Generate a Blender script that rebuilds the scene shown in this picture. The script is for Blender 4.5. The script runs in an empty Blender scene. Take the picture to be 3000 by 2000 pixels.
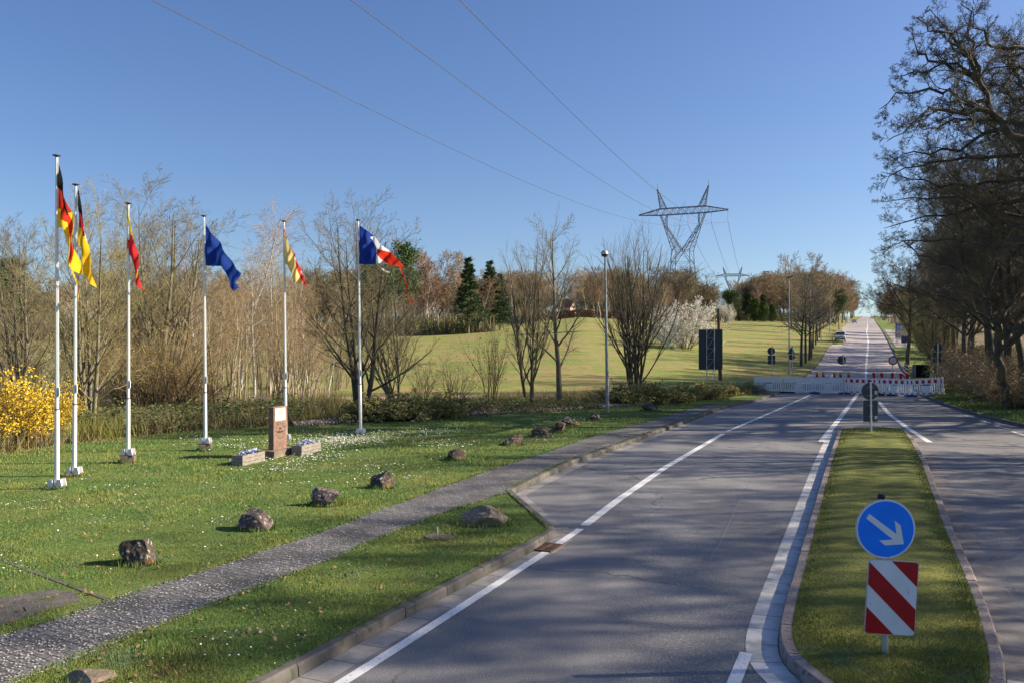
import bpy, bmesh, math, random
import numpy as np
from mathutils import Vector, Matrix
R = math.radians
sc = bpy.context.scene
COL = sc.collection
# ------------------------------------------------------------------ camera
CAMH = 3.25
F = 2500.0                       # focal length in photo pixels (photo 3000 x 2000), level camera
cam = bpy.data.objects.new("camera", bpy.data.cameras.new("camera"))
COL.objects.link(cam); sc.camera = cam
cam.location = (0, 0, CAMH); cam.rotation_euler = (R(90), 0, 0)
cam.data.sensor_width = 36; cam.data.lens = 30.0
cam.data.clip_start = 0.1; cam.data.clip_end = 12000
# ------------------------------------------------------------------ sky + sun
SUN_AZ, SUN_EL = 5.0, 29.0       # azimuth measured from +X towards +Y
world = bpy.data.worlds.new("World"); sc.world = world; world.use_nodes = True
wn = world.node_tree.nodes; wl = world.node_tree.links
bg = wn["Background"]
sky = wn.new("ShaderNodeTexSky"); sky.sky_type = 'NISHITA'; sky.sun_disc = False
sky.sun_elevation = R(SUN_EL); sky.sun_rotation = R(90 - SUN_AZ)
sky.altitude = 300; sky.air_density = 1.0; sky.dust_density = 1.1; sky.ozone_density = 3.0
stc = wn.new("ShaderNodeTexCoord"); smp = wn.new("ShaderNodeMapping"); smp.inputs['Location'].default_value = (0, 0, 0.035); smp.inputs['Scale'].default_value = (1, 1, 0.95)
wl.new(stc.outputs['Generated'], smp.inputs[0]); wl.new(smp.outputs[0], sky.inputs[0])
hs = wn.new("ShaderNodeHueSaturation"); hs.inputs['Saturation'].default_value = 1.14; hs.inputs['Hue'].default_value = 0.511
wl.new(sky.outputs[0], hs.inputs['Color']); wl.new(hs.outputs[0], bg.inputs[0]); bg.inputs[1].default_value = 0.072
sl = bpy.data.lights.new("sun", 'SUN'); sl.energy = 5.0; sl.angle = R(0.5); sl.color = (1.0, 0.88, 0.70)
sun = bpy.data.objects.new("sun", sl); COL.objects.link(sun)
sd = Vector((math.cos(R(SUN_EL)) * math.cos(R(SUN_AZ)), math.cos(R(SUN_EL)) * math.sin(R(SUN_AZ)), math.sin(R(SUN_EL))))
sun.rotation_euler = sd.to_track_quat('Z', 'Y').to_euler()
sun.location = (60, 0, 40)
sc.view_settings.view_transform = 'Standard'; sc.view_settings.look = 'None'
sc.view_settings.gamma = 1; sc.view_settings.exposure = 1.08
sc.cycles.max_bounces = 5; sc.cycles.diffuse_bounces = 3; sc.cycles.transparent_max_bounces = 6
# ------------------------------------------------------------------ materials
def newmat(name):
    m = bpy.data.materials.new(name); m.use_nodes = True
    nt = m.node_tree; b = nt.nodes["Principled BSDF"]
    return m, nt.nodes, nt.links, b
def mat(name, c1, c2=None, scale=8.0, rough=0.85, bump=0.0, bscale=None, metal=0.0, c3=None, s3=40.0, t3=(0.6, 0.66), spec=0.3, stretch=None, lo=0.35, hi=0.65):
    m, n, l, b = newmat(name)
    b.inputs['Roughness'].default_value = rough; b.inputs['Metallic'].default_value = metal
    b.inputs['Specular IOR Level'].default_value = spec
    if c2 is None:
        c2 = tuple(x * 0.82 for x in c1)
    tc = n.new("ShaderNodeTexCoord"); vec = tc.outputs['Object']
    if stretch:
        mp = n.new("ShaderNodeMapping"); mp.inputs['Scale'].default_value = stretch
        l.new(vec, mp.inputs[0]); vec = mp.outputs[0]
    ns = n.new("ShaderNodeTexNoise"); ns.inputs['Scale'].default_value = scale; ns.inputs['Detail'].default_value = 6
    l.new(vec, ns.inputs['Vector'])
    cr = n.new("ShaderNodeValToRGB"); cr.color_ramp.elements[0].position = lo; cr.color_ramp.elements[1].position = hi
    cr.color_ramp.elements[0].color = (*c1, 1); cr.color_ramp.elements[1].color = (*c2, 1)
    l.new(ns.outputs[0], cr.inputs[0]); out = cr.outputs[0]
    if c3:
        n3 = n.new("ShaderNodeTexNoise"); n3.inputs['Scale'].default_value = s3; n3.inputs['Detail'].default_value = 3
        l.new(vec, n3.inputs['Vector'])
        r3 = n.new("ShaderNodeValToRGB"); r3.color_ramp.elements[0].position = t3[0]; r3.color_ramp.elements[1].position = t3[1]
        l.new(n3.outputs[0], r3.inputs[0])
        mx = n.new("ShaderNodeMix"); mx.data_type = 'RGBA'
        l.new(r3.outputs[0], mx.inputs['Factor']); l.new(out, mx.inputs['A']); mx.inputs['B'].default_value = (*c3, 1)
        out = mx.outputs['Result']
    l.new(out, b.inputs['Base Color'])
    if bump:
        nb = n.new("ShaderNodeTexNoise"); nb.inputs['Scale'].default_value = bscale or scale * 3; nb.inputs['Detail'].default_value = 8
        l.new(vec, nb.inputs['Vector'])
        bp = n.new("ShaderNodeBump"); bp.inputs['Strength'].default_value = 1.0; bp.inputs['Distance'].default_value = bump
        l.new(nb.outputs[0], bp.inputs['Height']); l.new(bp.outputs[0], b.inputs['Normal'])
    return m
def flat(name, c, rough=0.5, metal=0.0, var=0.9, scale=14.0, spec=0.4):
    return mat(name, c, tuple(x * var for x in c), scale=scale, rough=rough, metal=metal, spec=spec)
M = {}
M['bark'] = mat('bark_grey', (0.13, 0.11, 0.08), (0.23, 0.205, 0.155), 3, 0.95, 0.01, 30, c3=(0.20, 0.19, 0.06), s3=2.5, t3=(0.52, 0.68))
M['bark_dark'] = mat('bark_dark', (0.055, 0.048, 0.038), (0.11, 0.098, 0.075), 3, 0.95, 0.01, 30, c3=(0.13, 0.13, 0.03), s3=1.6, t3=(0.56, 0.7))
M['bark_birch'] = mat('bark_birch', (0.62, 0.58, 0.52), (0.45, 0.42, 0.37), 4, 0.8, 0, None, c3=(0.05, 0.045, 0.04), s3=5, t3=(0.58, 0.63), stretch=(1, 1, 3))
M['twig'] = mat('twig_olive', (0.16, 0.135, 0.08), (0.25, 0.21, 0.12), 1.5, 0.9)
M['twig_lichen_sunlit'] = mat('twig_lichen_sunlit', (0.24, 0.20, 0.09), (0.34, 0.29, 0.13), 1.5, 0.9)
M['twig_dark'] = mat('twig_dark', (0.10, 0.088, 0.062), (0.17, 0.145, 0.095), 1.0, 0.9)
M['twig_red'] = mat('twig_rust', (0.22, 0.14, 0.09), (0.31, 0.20, 0.12), 1.0, 0.9)
M['twig_gold'] = mat('twig_gold', (0.34, 0.23, 0.11), (0.42, 0.31, 0.16), 1.0, 0.9)
M['twig_brown'] = mat('twig_brown', (0.24, 0.17, 0.10), (0.34, 0.25, 0.15), 1.0, 0.9)
M['needle'] = mat('needles_spruce', (0.025, 0.055, 0.02), (0.05, 0.10, 0.03), 1.5, 0.8)
M['needle2'] = mat('needles_thuja', (0.04, 0.085, 0.012), (0.09, 0.14, 0.02), 1.2, 0.8)
M['needle3'] = mat('needles_pine', (0.06, 0.10, 0.035), (0.11, 0.17, 0.06), 1.5, 0.8)
M['leaf'] = mat('leaf_dark', (0.07, 0.11, 0.035), (0.13, 0.17, 0.06), 3, 0.7)
M['leaf_olive'] = mat('leaf_olive', (0.26, 0.23, 0.08), (0.38, 0.33, 0.12), 2, 0.8)
M['forsythia'] = mat('petals_yellow', (0.56, 0.38, 0.02), (0.70, 0.50, 0.04), 5, 0.7)
M['forsythia_dull'] = mat('lichen_yellow', (0.36, 0.25, 0.05), (0.46, 0.34, 0.09), 3, 0.9)
M['white_bloom'] = mat('petals_white', (0.72, 0.70, 0.64), (0.80, 0.78, 0.72), 5, 0.8)
M['dry'] = mat('dry_stalks', (0.26, 0.19, 0.11), (0.38, 0.29, 0.18), 2, 0.95)
M['hedge'] = mat('beech_leaves', (0.20, 0.10, 0.06), (0.30, 0.17, 0.10), 1.0, 0.9)
M['kerb'] = mat('kerb_stone', (0.10, 0.092, 0.085), (0.16, 0.145, 0.13), 3, 0.9, 0.004, 60, c3=(0.07, 0.075, 0.045), s3=7, t3=(0.55, 0.68))
M['kerb_red'] = mat('kerb_porphyry', (0.20, 0.165, 0.155), (0.29, 0.25, 0.235), 2.5, 0.9, 0.004, 60, c3=(0.12, 0.10, 0.09), s3=18, t3=(0.55, 0.65))
M['gutter'] = None
M['white_metal'] = mat('white_paint_metal', (0.78, 0.78, 0.78), (0.70, 0.70, 0.70), 2.5, 0.38, c3=(0.45, 0.40, 0.34), s3=6, t3=(0.66, 0.75), stretch=(1, 1, .35))
M['zinc'] = mat('galvanised', (0.42, 0.44, 0.46), (0.52, 0.54, 0.56), 9, 0.42, metal=0.6)
M['zinc_dull'] = mat('galvanised_dull', (0.26, 0.28, 0.29), (0.33, 0.35, 0.36), 6, 0.6, metal=0.3)
M['steel_dark'] = mat('pylon_steel', (0.055, 0.052, 0.055), (0.09, 0.085, 0.085), 1, 0.6, metal=0.3)
M['rust'] = mat('rusty_iron', (0.09, 0.055, 0.04), (0.15, 0.09, 0.06), 12, 0.9)
M['sign_back'] = mat('sign_back_grey', (0.045, 0.06, 0.07), (0.06, 0.078, 0.088), 5, 0.5)
M['sign_blue'] = mat('sign_blue', (0.0, 0.23, 0.95), (0.0, 0.20, 0.88), 6, 0.35)
M['sign_white'] = mat('sign_white', (0.74, 0.75, 0.76), (0.66, 0.68, 0.69), 5, 0.4, c3=(0.30, 0.31, 0.29), s3=26, t3=(0.66, 0.74), stretch=(1, 1, .35))
M['sign_red'] = mat('sign_red', (0.42, 0.01, 0.012), (0.34, 0.01, 0.012), 6, 0.4, c3=(0.16, 0.02, 0.02), s3=20, t3=(0.7, 0.8))
M['sign_navy'] = mat('sign_navy', (0.02, 0.04, 0.28), (0.02, 0.03, 0.22), 6, 0.5)
M['board_white'] = mat('plastic_white', (0.90, 0.90, 0.90), (0.84, 0.84, 0.85), 3, 0.5, c3=(0.66, 0.66, 0.66), s3=9, t3=(0.64, 0.75))
M['board_red'] = mat('plastic_red', (0.55, 0.02, 0.02), (0.45, 0.015, 0.015), 5, 0.5)
M['lamp_yellow'] = mat('lens_amber', (0.75, 0.36, 0.01), (0.65, 0.28, 0.01), 20, 0.25)
M['lamp_red'] = mat('lens_red', (0.50, 0.012, 0.008), (0.40, 0.01, 0.008), 20, 0.3)
M['rubber'] = mat('black_rubber', (0.035, 0.035, 0.038), (0.055, 0.053, 0.05), 8, 0.8)
M['foot_blue'] = mat('foot_blue', (0.03, 0.09, 0.28), (0.04, 0.07, 0.20), 8, 0.7)
M['black'] = mat('black_plastic', (0.012, 0.013, 0.014), (0.02, 0.02, 0.02), 8, 0.6)
M['concrete'] = mat('concrete_brown', (0.15, 0.11, 0.08), (0.22, 0.17, 0.13), 5, 0.95, 0.004, 40, c3=(0.28, 0.17, 0.04), s3=6, t3=(0.64, 0.72))
M['stone_pillar'] = mat('sandstone', (0.19, 0.115, 0.085), (0.25, 0.155, 0.12), 5, 0.9, 0.002, 60, c3=(0.13, 0.085, 0.07), s3=9, t3=(0.55, 0.7))
M['inscription'] = flat('carved_letters', (0.06, 0.03, 0.025), 0.9)
M['plaque'] = mat('enamel_plaque', (0.62, 0.58, 0.47), (0.56, 0.53, 0.43), 4, 0.5)
M['plaque_ink'] = flat('plaque_ink', (0.45, 0.42, 0.34), 0.8)
M['plaque_map'] = flat('plaque_map', (0.70, 0.36, 0.18), 0.8)
M['wood_grey'] = mat('weathered_planks', (0.20, 0.165, 0.14), (0.33, 0.30, 0.27), 6, 0.9, 0.003, 30, c3=(0.13, 0.085, 0.06), s3=4, t3=(0.55, 0.68), stretch=(1, 8, 8))
M['wood_brown'] = mat('wood_pole', (0.12, 0.075, 0.05), (0.18, 0.12, 0.08), 5, 0.9, stretch=(4, 4, .6))
M['soil'] = mat('soil', (0.045, 0.033, 0.022), (0.08, 0.06, 0.04), 20, 1.0)
M['pansy'] = mat('pansy_blue', (0.28, 0.32, 0.60), (0.50, 0.52, 0.75), 30, 0.7)
M['roof'] = mat('roof_tiles', (0.20, 0.085, 0.065), (0.26, 0.12, 0.09), 2, 0.9)
M['plaster'] = mat('plaster_cream', (0.45, 0.33, 0.25), (0.40, 0.29, 0.22), 1, 0.9)
M['glass'] = flat('dark_glass', (0.03, 0.045, 0.06), 0.08, spec=0.8)
M['car_white'] = flat('paint_white', (0.72, 0.76, 0.82), 0.25, scale=1)
M['car_silver'] = flat('paint_silver_blue', (0.35, 0.42, 0.55), 0.25, scale=1)
M['green_box'] = mat('green_container', (0.06, 0.11, 0.08), (0.08, 0.14, 0.10), 3, 0.7)
M['rope'] = flat('rope_white', (0.7, 0.7, 0.68), 0.9)
# boulders
def boulder_mat(name, base, dark, lich, orange):
    m = mat(name, dark, base, 4.5, 0.92, 0.03, 7, c3=lich, s3=17, t3=(0.57, 0.66))
    if orange:
        n = m.node_tree.nodes; l = m.node_tree.links; b = n["Principled BSDF"]
        src = b.inputs['Base Color'].links[0].from_socket
        tc = n.new("ShaderNodeTexCoord"); no = n.new("ShaderNodeTexNoise"); no.inputs['Scale'].default_value = 5.0
        l.new(tc.outputs['Object'], no.inputs['Vector'])
        r = n.new("ShaderNodeValToRGB"); r.color_ramp.elements[0].position = 0.60; r.color_ramp.elements[1].position = 0.70
        l.new(no.outputs[0], r.inputs[0])
        mx = n.new("ShaderNodeMix"); mx.data_type = 'RGBA'; l.new(r.outputs[0], mx.inputs['Factor'])
        l.new(src, mx.inputs['A']); mx.inputs['B'].default_value = (0.34, 0.17, 0.03, 1)
        l.new(mx.outputs['Result'], b.inputs['Base Color'])
    return m
M['rock_dark'] = boulder_mat('rock_dark', (0.105, 0.075, 0.058), (0.045, 0.036, 0.03), (0.36, 0.36, 0.31), True)
M['rock_purple'] = boulder_mat('rock_purple', (0.14, 0.10, 0.095), (0.07, 0.052, 0.05), (0.38, 0.36, 0.29), False)
M['rock_tan'] = boulder_mat('rock_tan', (0.33, 0.25, 0.17), (0.19, 0.135, 0.09), (0.42, 0.36, 0.28), False)
M['rock_brown'] = boulder_mat('rock_brown', (0.15, 0.10, 0.072), (0.065, 0.046, 0.037), (0.36, 0.34, 0.30), False)

def N(nodes, t, **kw):
    x = nodes.new(t)
    for k, v in kw.items():
        x.inputs[k].default_value = v
    return x
def ramp(nodes, links, src, p0, p1, c0=(0, 0, 0, 1), c1=(1, 1, 1, 1)):
    r = nodes.new("ShaderNodeValToRGB"); r.color_ramp.elements[0].position = p0; r.color_ramp.elements[1].position = p1
    r.color_ramp.elements[0].color = c0; r.color_ramp.elements[1].color = c1
    links.new(src, r.inputs[0]); return r.outputs[0]
def mixc(nodes, links, f, a, b):
    m = nodes.new("ShaderNodeMix"); m.data_type = 'RGBA'
    for s, v in ((m.inputs['Factor'], f), (m.inputs['A'], a), (m.inputs['B'], b)):
        if isinstance(v, (tuple, float, int)):
            s.default_value = (*v, 1) if isinstance(v, tuple) else v
        else:
            links.new(v, s)
    return m.outputs['Result']
def noise(nodes, links, vec, scale, detail=5, rough=0.55):
    x = N(nodes, "ShaderNodeTexNoise", Scale=scale, Detail=detail, Roughness=rough); links.new(vec, x.inputs['Vector']); return x.outputs[0]
# ground: lawn / field / litter
def ground_material():
    m, n, l, b = newmat('ground_grass')
    b.inputs['Roughness'].default_value = 1.0; b.inputs['Specular IOR Level'].default_value = 0.1
    g = n.new("ShaderNodeNewGeometry"); P = g.outputs['Position']
    a1 = n.new("ShaderNodeAttribute"); a1.attribute_name = 'litter'
    a2 = n.new("ShaderNodeAttribute"); a2.attribute_name = 'field'
    lawn = mixc(n, l, ramp(n, l, noise(n, l, P, 1.1), 0.38, 0.62), (0.055, 0.095, 0.028), (0.115, 0.175, 0.042))
    lawn = mixc(n, l, ramp(n, l, noise(n, l, P, 0.35, 4), 0.50, 0.66), lawn, (0.18, 0.19, 0.06))
    lawn = mixc(n, l, ramp(n, l, noise(n, l, P, 18, 4), 0.60, 0.72), lawn, (0.13, 0.10, 0.06))
    lawn = mixc(n, l, ramp(n, l, noise(n, l, P, 35, 3), 0.45, 0.65), lawn, (0.16, 0.23, 0.06))
    mp = n.new("ShaderNodeMapping"); mp.inputs['Scale'].default_value = (0.45, 1.0, 1.0); l.new(P, mp.inputs[0])
    fld = mixc(n, l, ramp(n, l, noise(n, l, mp.outputs[0], 0.22, 6), 0.44, 0.56), (0.19, 0.24, 0.06), (0.29, 0.24, 0.10))
    fld = mixc(n, l, ramp(n, l, noise(n, l, mp.outputs[0], 0.5, 6), 0.50, 0.60), fld, (0.15, 0.23, 0.04))
    fld = mixc(n, l, ramp(n, l, noise(n, l, mp.outputs[0], 2.2, 6, .7), 0.50, 0.64), fld, (0.32, 0.22, 0.12))
    fld = mixc(n, l, ramp(n, l, noise(n, l, P, 1.1, 8, .75), 0.52, 0.62), fld, (0.21, 0.16, 0.07))
    lit = mixc(n, l, ramp(n, l, noise(n, l, P, 2.0), 0.4, 0.6), (0.16, 0.11, 0.065), (0.30, 0.22, 0.15))
    lit = mixc(n, l, ramp(n, l, noise(n, l, P, 14, 5), 0.5, 0.66), lit, (0.05, 0.04, 0.025))
    lit = mixc(n, l, ramp(n, l, noise(n, l, P, 0.7, 4), 0.52, 0.62), lit, (0.08, 0.11, 0.03))
    c = mixc(n, l, a2.outputs['Fac'], lawn, fld)
    mth = n.new("ShaderNodeMath"); mth.operation = 'ADD'; l.new(a1.outputs['Fac'], mth.inputs[0])
    ms = n.new("ShaderNodeMath"); ms.operation = 'MULTIPLY_ADD'; l.new(noise(n, l, P, 1.6), ms.inputs[0]); ms.inputs[1].default_value = 0.9; ms.inputs[2].default_value = -0.45
    l.new(ms.outputs[0], mth.inputs[1])
    c = mixc(n, l, ramp(n, l, mth.outputs[0], 0.42, 0.58), c, lit)
    l.new(c, b.inputs['Base Color'])
    bp = N(n, "ShaderNodeBump", Strength=1.0, Distance=0.05); l.new(noise(n, l, P, 22, 8, .7), bp.inputs['Height']); l.new(bp.outputs[0], b.inputs['Normal'])
    return m
M['ground'] = ground_material()
def asphalt_material():
    m, n, l, b = newmat('asphalt')
    b.inputs['Specular IOR Level'].default_value = 0.35; b.inputs['Roughness'].default_value = 0.72
    g = n.new("ShaderNodeNewGeometry"); P = g.outputs['Position']
    mp = n.new("ShaderNodeMapping"); mp.inputs['Rotation'].default_value = (0, 0, R(22.6)); mp.inputs['Scale'].default_value = (1, 0.16, 1); l.new(P, mp.inputs[0])
    c = mixc(n, l, ramp(n, l, noise(n, l, mp.outputs[0], 0.9, 5), 0.35, 0.65), (0.120, 0.116, 0.120), (0.172, 0.166, 0.168))
    c = mixc(n, l, ramp(n, l, noise(n, l, P, 0.5, 6), 0.55, 0.70), c, (0.20, 0.195, 0.195))
    c = mixc(n, l, ramp(n, l, noise(n, l, P, 70, 2), 0.50, 0.72), c, (0.38, 0.37, 0.36))
    c = mixc(n, l, ramp(n, l, noise(n, l, P, 55, 2), 0.60, 0.75), c, (0.055, 0.055, 0.058))
    vo = n.new("ShaderNodeTexVoronoi"); vo.feature = 'DISTANCE_TO_EDGE'; vo.inputs['Scale'].default_value = 0.22
    vd = n.new("ShaderNodeVectorMath"); vd.operation = 'MULTIPLY_ADD'; nz = N(n, "ShaderNodeTexNoise", Scale=1.3, Detail=6.0); l.new(P, nz.inputs['Vector']); l.new(nz.outputs['Color'], vd.inputs[0]); vd.inputs[1].default_value = (1.6, 1.6, 0); l.new(P, vd.inputs[2]); l.new(vd.outputs[0], vo.inputs['Vector'])
    ck = ramp(n, l, vo.outputs['Distance'], 0.0, 0.010, (1, 1, 1, 1), (0, 0, 0, 1))
    ckm = n.new("ShaderNodeMath"); ckm.operation = 'MULTIPLY'; l.new(ck, ckm.inputs[0]); l.new(ramp(n, l, noise(n, l, P, 0.25, 2), 0.44, 0.54), ckm.inputs[1])
    c = mixc(n, l, ckm.outputs[0], c, (0.05, 0.048, 0.05))
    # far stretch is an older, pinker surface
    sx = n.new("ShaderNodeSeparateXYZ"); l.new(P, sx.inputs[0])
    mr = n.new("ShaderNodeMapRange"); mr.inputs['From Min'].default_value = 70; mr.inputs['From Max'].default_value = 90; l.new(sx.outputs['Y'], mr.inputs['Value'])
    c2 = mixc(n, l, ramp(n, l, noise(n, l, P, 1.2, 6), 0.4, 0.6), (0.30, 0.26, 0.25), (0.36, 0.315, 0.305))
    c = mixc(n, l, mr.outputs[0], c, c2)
    l.new(c, b.inputs['Base Color'])
    bp = N(n, "ShaderNodeBump", Strength=0.8, Distance=0.006); l.new(noise(n, l, P, 80, 4, .7), bp.inputs['Height']); l.new(bp.outputs[0], b.inputs['Normal'])
    return m
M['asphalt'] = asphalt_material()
def paver_material():
    m, n, l, b = newmat('path_pavers')
    b.inputs['Roughness'].default_value = 0.9
    uv = n.new("ShaderNodeUVMap"); uv.uv_map = 'UVMap'
    br = n.new("ShaderNodeTexBrick"); br.inputs['Scale'].default_value = 1.0
    br.inputs['Brick Width'].default_value = 0.20; br.inputs['Row Height'].default_value = 0.10
    br.inputs['Mortar Size'].default_value = 0.009; br.inputs['Mortar Smooth'].default_value = 0.2
    br.inputs['Color1'].default_value = (0.10, 0.097, 0.10, 1); br.inputs['Color2'].default_value = (0.145, 0.14, 0.142, 1); br.inputs['Mortar'].default_value = (0.028, 0.026, 0.02, 1)
    l.new(uv.outputs[0], br.inputs['Vector'])
    g = n.new("ShaderNodeNewGeometry"); P = g.outputs['Position']
    c = mixc(n, l, ramp(n, l, noise(n, l, P, 1.4, 5), 0.48, 0.66), br.outputs[0], (0.06, 0.056, 0.05))
    c = mixc(n, l, ramp(n, l, noise(n, l, P, 45, 3), 0.58, 0.7), c, (0.19, 0.18, 0.175))
    l.new(c, b.inputs['Base Color'])
    bp = N(n, "ShaderNodeBump", Strength=0.6, Distance=0.006); l.new(br.outputs['Fac'], bp.inputs['Height']); bp.invert = True; l.new(bp.outputs[0], b.inputs['Normal'])
    return m
M['pavers'] = paver_material()
def gutter_material(name, c1, c2, slab, across=3.0):
    m, n, l, b = newmat(name)
    b.inputs['Roughness'].default_value = 0.9
    uv = n.new("ShaderNodeUVMap"); uv.uv_map = 'UVMap'
    br = n.new("ShaderNodeTexBrick"); br.inputs['Scale'].default_value = 1.0; br.offset = 0
    br.inputs['Brick Width'].default_value = slab; br.inputs['Row Height'].default_value = across
    br.inputs['Mortar Size'].default_value = 0.008
    br.inputs['Color1'].default_value = (*c1, 1); br.inputs['Color2'].default_value = (*c2, 1); br.inputs['Mortar'].default_value = (0.07, 0.065, 0.06, 1)
    l.new(uv.outputs[0], br.inputs['Vector'])
    g = n.new("ShaderNodeNewGeometry"); P = g.outputs['Position']
    c = mixc(n, l, ramp(n, l, noise(n, l, P, 3.0, 6), 0.45, 0.7), br.outputs[0], tuple(x * .55 for x in c1))
    c = mixc(n, l, ramp(n, l, noise(n, l, P, 60, 2), 0.6, 0.7), c, tuple(x * .7 for x in c1))
    l.new(c, b.inputs['Base Color'])
    return m
M['gutter'] = gutter_material('gutter_slabs', (0.27, 0.255, 0.24), (0.33, 0.31, 0.29), 0.5)
def marking_material():
    m, n, l, b = newmat('road_paint')
    b.inputs['Roughness'].default_value = 0.7
    g = n.new("ShaderNodeNewGeometry"); P = g.outputs['Position']
    c = mixc(n, l, ramp(n, l, noise(n, l, P, 30, 4, .7), 0.52, 0.66), (0.74, 0.73, 0.71), (0.46, 0.45, 0.44))
    c = mixc(n, l, ramp(n, l, noise(n, l, P, 9, 5, .8), 0.60, 0.68), c, (0.17, 0.165, 0.165))
    l.new(c, b.inputs['Base Color']); return m
M['paint'] = marking_material()
M['gravel'] = mat('gravel_track', (0.38, 0.33, 0.28), (0.48, 0.42, 0.37), 1.5, 1.0, 0.01, 30)
M['dirt'] = mat('worn_tar_patch', (0.085, 0.075, 0.075), (0.13, 0.115, 0.105), 6, 1.0, 0.006, 60, c3=(0.07, 0.075, 0.03), s3=3, t3=(0.55, 0.66))
M['seal'] = flat('crack_filler', (0.20, 0.20, 0.21), 0.6)
def blade_mat(name, cols):
    m, n, l, b = newmat(name)
    b.inputs['Roughness'].default_value = 0.7; b.inputs['Specular IOR Level'].default_value = 0.2
    g = n.new("ShaderNodeNewGeometry")
    r = n.new("ShaderNodeValToRGB"); e = r.color_ramp.elements
    e[0].color = (*cols[0], 1); e[1].color = (*cols[-1], 1)
    for i, c in enumerate(cols[1:-1]):
        x = e.new((i + 1) / (len(cols) - 1)); x.color = (*c, 1)
    l.new(g.outputs['Random Per Island'], r.inputs[0])
    P = g.outputs['Position']
    c = mixc(n, l, ramp(n, l, noise(n, l, P, 0.5, 4), 0.44, 0.62), r.outputs[0], (0.25, 0.25, 0.06))
    c = mixc(n, l, ramp(n, l, noise(n, l, P, 1.7, 5), 0.56, 0.66), c, (0.16, 0.22, 0.11))
    c = mixc(n, l, ramp(n, l, noise(n, l, P, 2.6, 5, .7), 0.60, 0.68), c, (0.17, 0.12, 0.06))
    l.new(c, b.inputs['Base Color'])
    return m
M['blades'] = blade_mat('grass_blades', [(0.06, 0.12, 0.03), (0.10, 0.18, 0.04), (0.15, 0.24, 0.06), (0.21, 0.29, 0.085)])
M['blades_moss'] = blade_mat('grass_blades_mossy', [(0.07, 0.10, 0.025), (0.11, 0.15, 0.03), (0.17, 0.19, 0.035), (0.25, 0.25, 0.055)])
M['moss'] = mat('mossy_turf', (0.08, 0.10, 0.022), (0.18, 0.185, 0.035), 2.2, 1.0, 0.03, 25, c3=(0.09, 0.07, 0.03), s3=8, t3=(0.62, 0.72))
M['blades_dry'] = blade_mat('dry_blades', [(0.12, 0.08, 0.045), (0.22, 0.16, 0.09), (0.32, 0.24, 0.14), (0.10, 0.12, 0.03)])
M['brush'] = blade_mat('brush_blades', [(0.10, 0.075, 0.05), (0.17, 0.12, 0.08), (0.24, 0.18, 0.12), (0.09, 0.10, 0.05)])
M['bark_sunlit'] = mat('bark_sunny', (0.30, 0.25, 0.16), (0.42, 0.36, 0.25), 3, 0.9)  # pale sapling bark, sunshine on the stems put into its colour
M['bloom_cream'] = mat('petals_cream', (0.66, 0.63, 0.54), (0.76, 0.73, 0.65), 5, 0.8)
# ------------------------------------------------------------------ helpers: objects
def tag(o, label=None, cat=None, group=None, kind=None):
    if label: o['label'] = label
    if cat: o['category'] = cat
    if group: o['group'] = group
    if kind: o['kind'] = kind
    return o
def empty(name, loc=(0, 0, 0), rz=0.0):
    o = bpy.data.objects.new(name, None); COL.objects.link(o); o.empty_display_size = 0.3
    o.location = loc; o.rotation_euler = (0, 0, rz); return o
def link_mesh(name, me, parent=None):
    o = bpy.data.objects.new(name, me); COL.objects.link(o)
    if parent: o.parent = parent
    return o
def raw_mesh(name, V, polys, mats, midx=None, smooth=True):
    """V (n,3); polys list of int arrays (m,k)"""
    me = bpy.data.meshes.new(name)
    V = np.ascontiguousarray(V, dtype=np.float32)
    me.vertices.add(len(V)); me.vertices.foreach_set("co", V.ravel())
    idx = np.concatenate([p.ravel() for p in polys]).astype(np.int32)
    sizes = np.concatenate([np.full(len(p), p.shape[1], dtype=np.int32) for p in polys])
    starts = np.concatenate(([0], np.cumsum(sizes)[:-1])).astype(np.int32)
    me.loops.add(len(idx)); me.loops.foreach_set("vertex_index", idx)
    me.polygons.add(len(sizes)); me.polygons.foreach_set("loop_start", starts); me.polygons.foreach_set("loop_total", sizes)
    for m in mats: me.materials.append(m)
    if midx is not None: me.polygons.foreach_set("material_index", np.asarray(midx, dtype=np.int32))
    if smooth: me.polygons.foreach_set("use_smooth", np.ones(len(sizes), dtype=bool))
    me.update(calc_edges=True); me.validate(); return me
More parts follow.
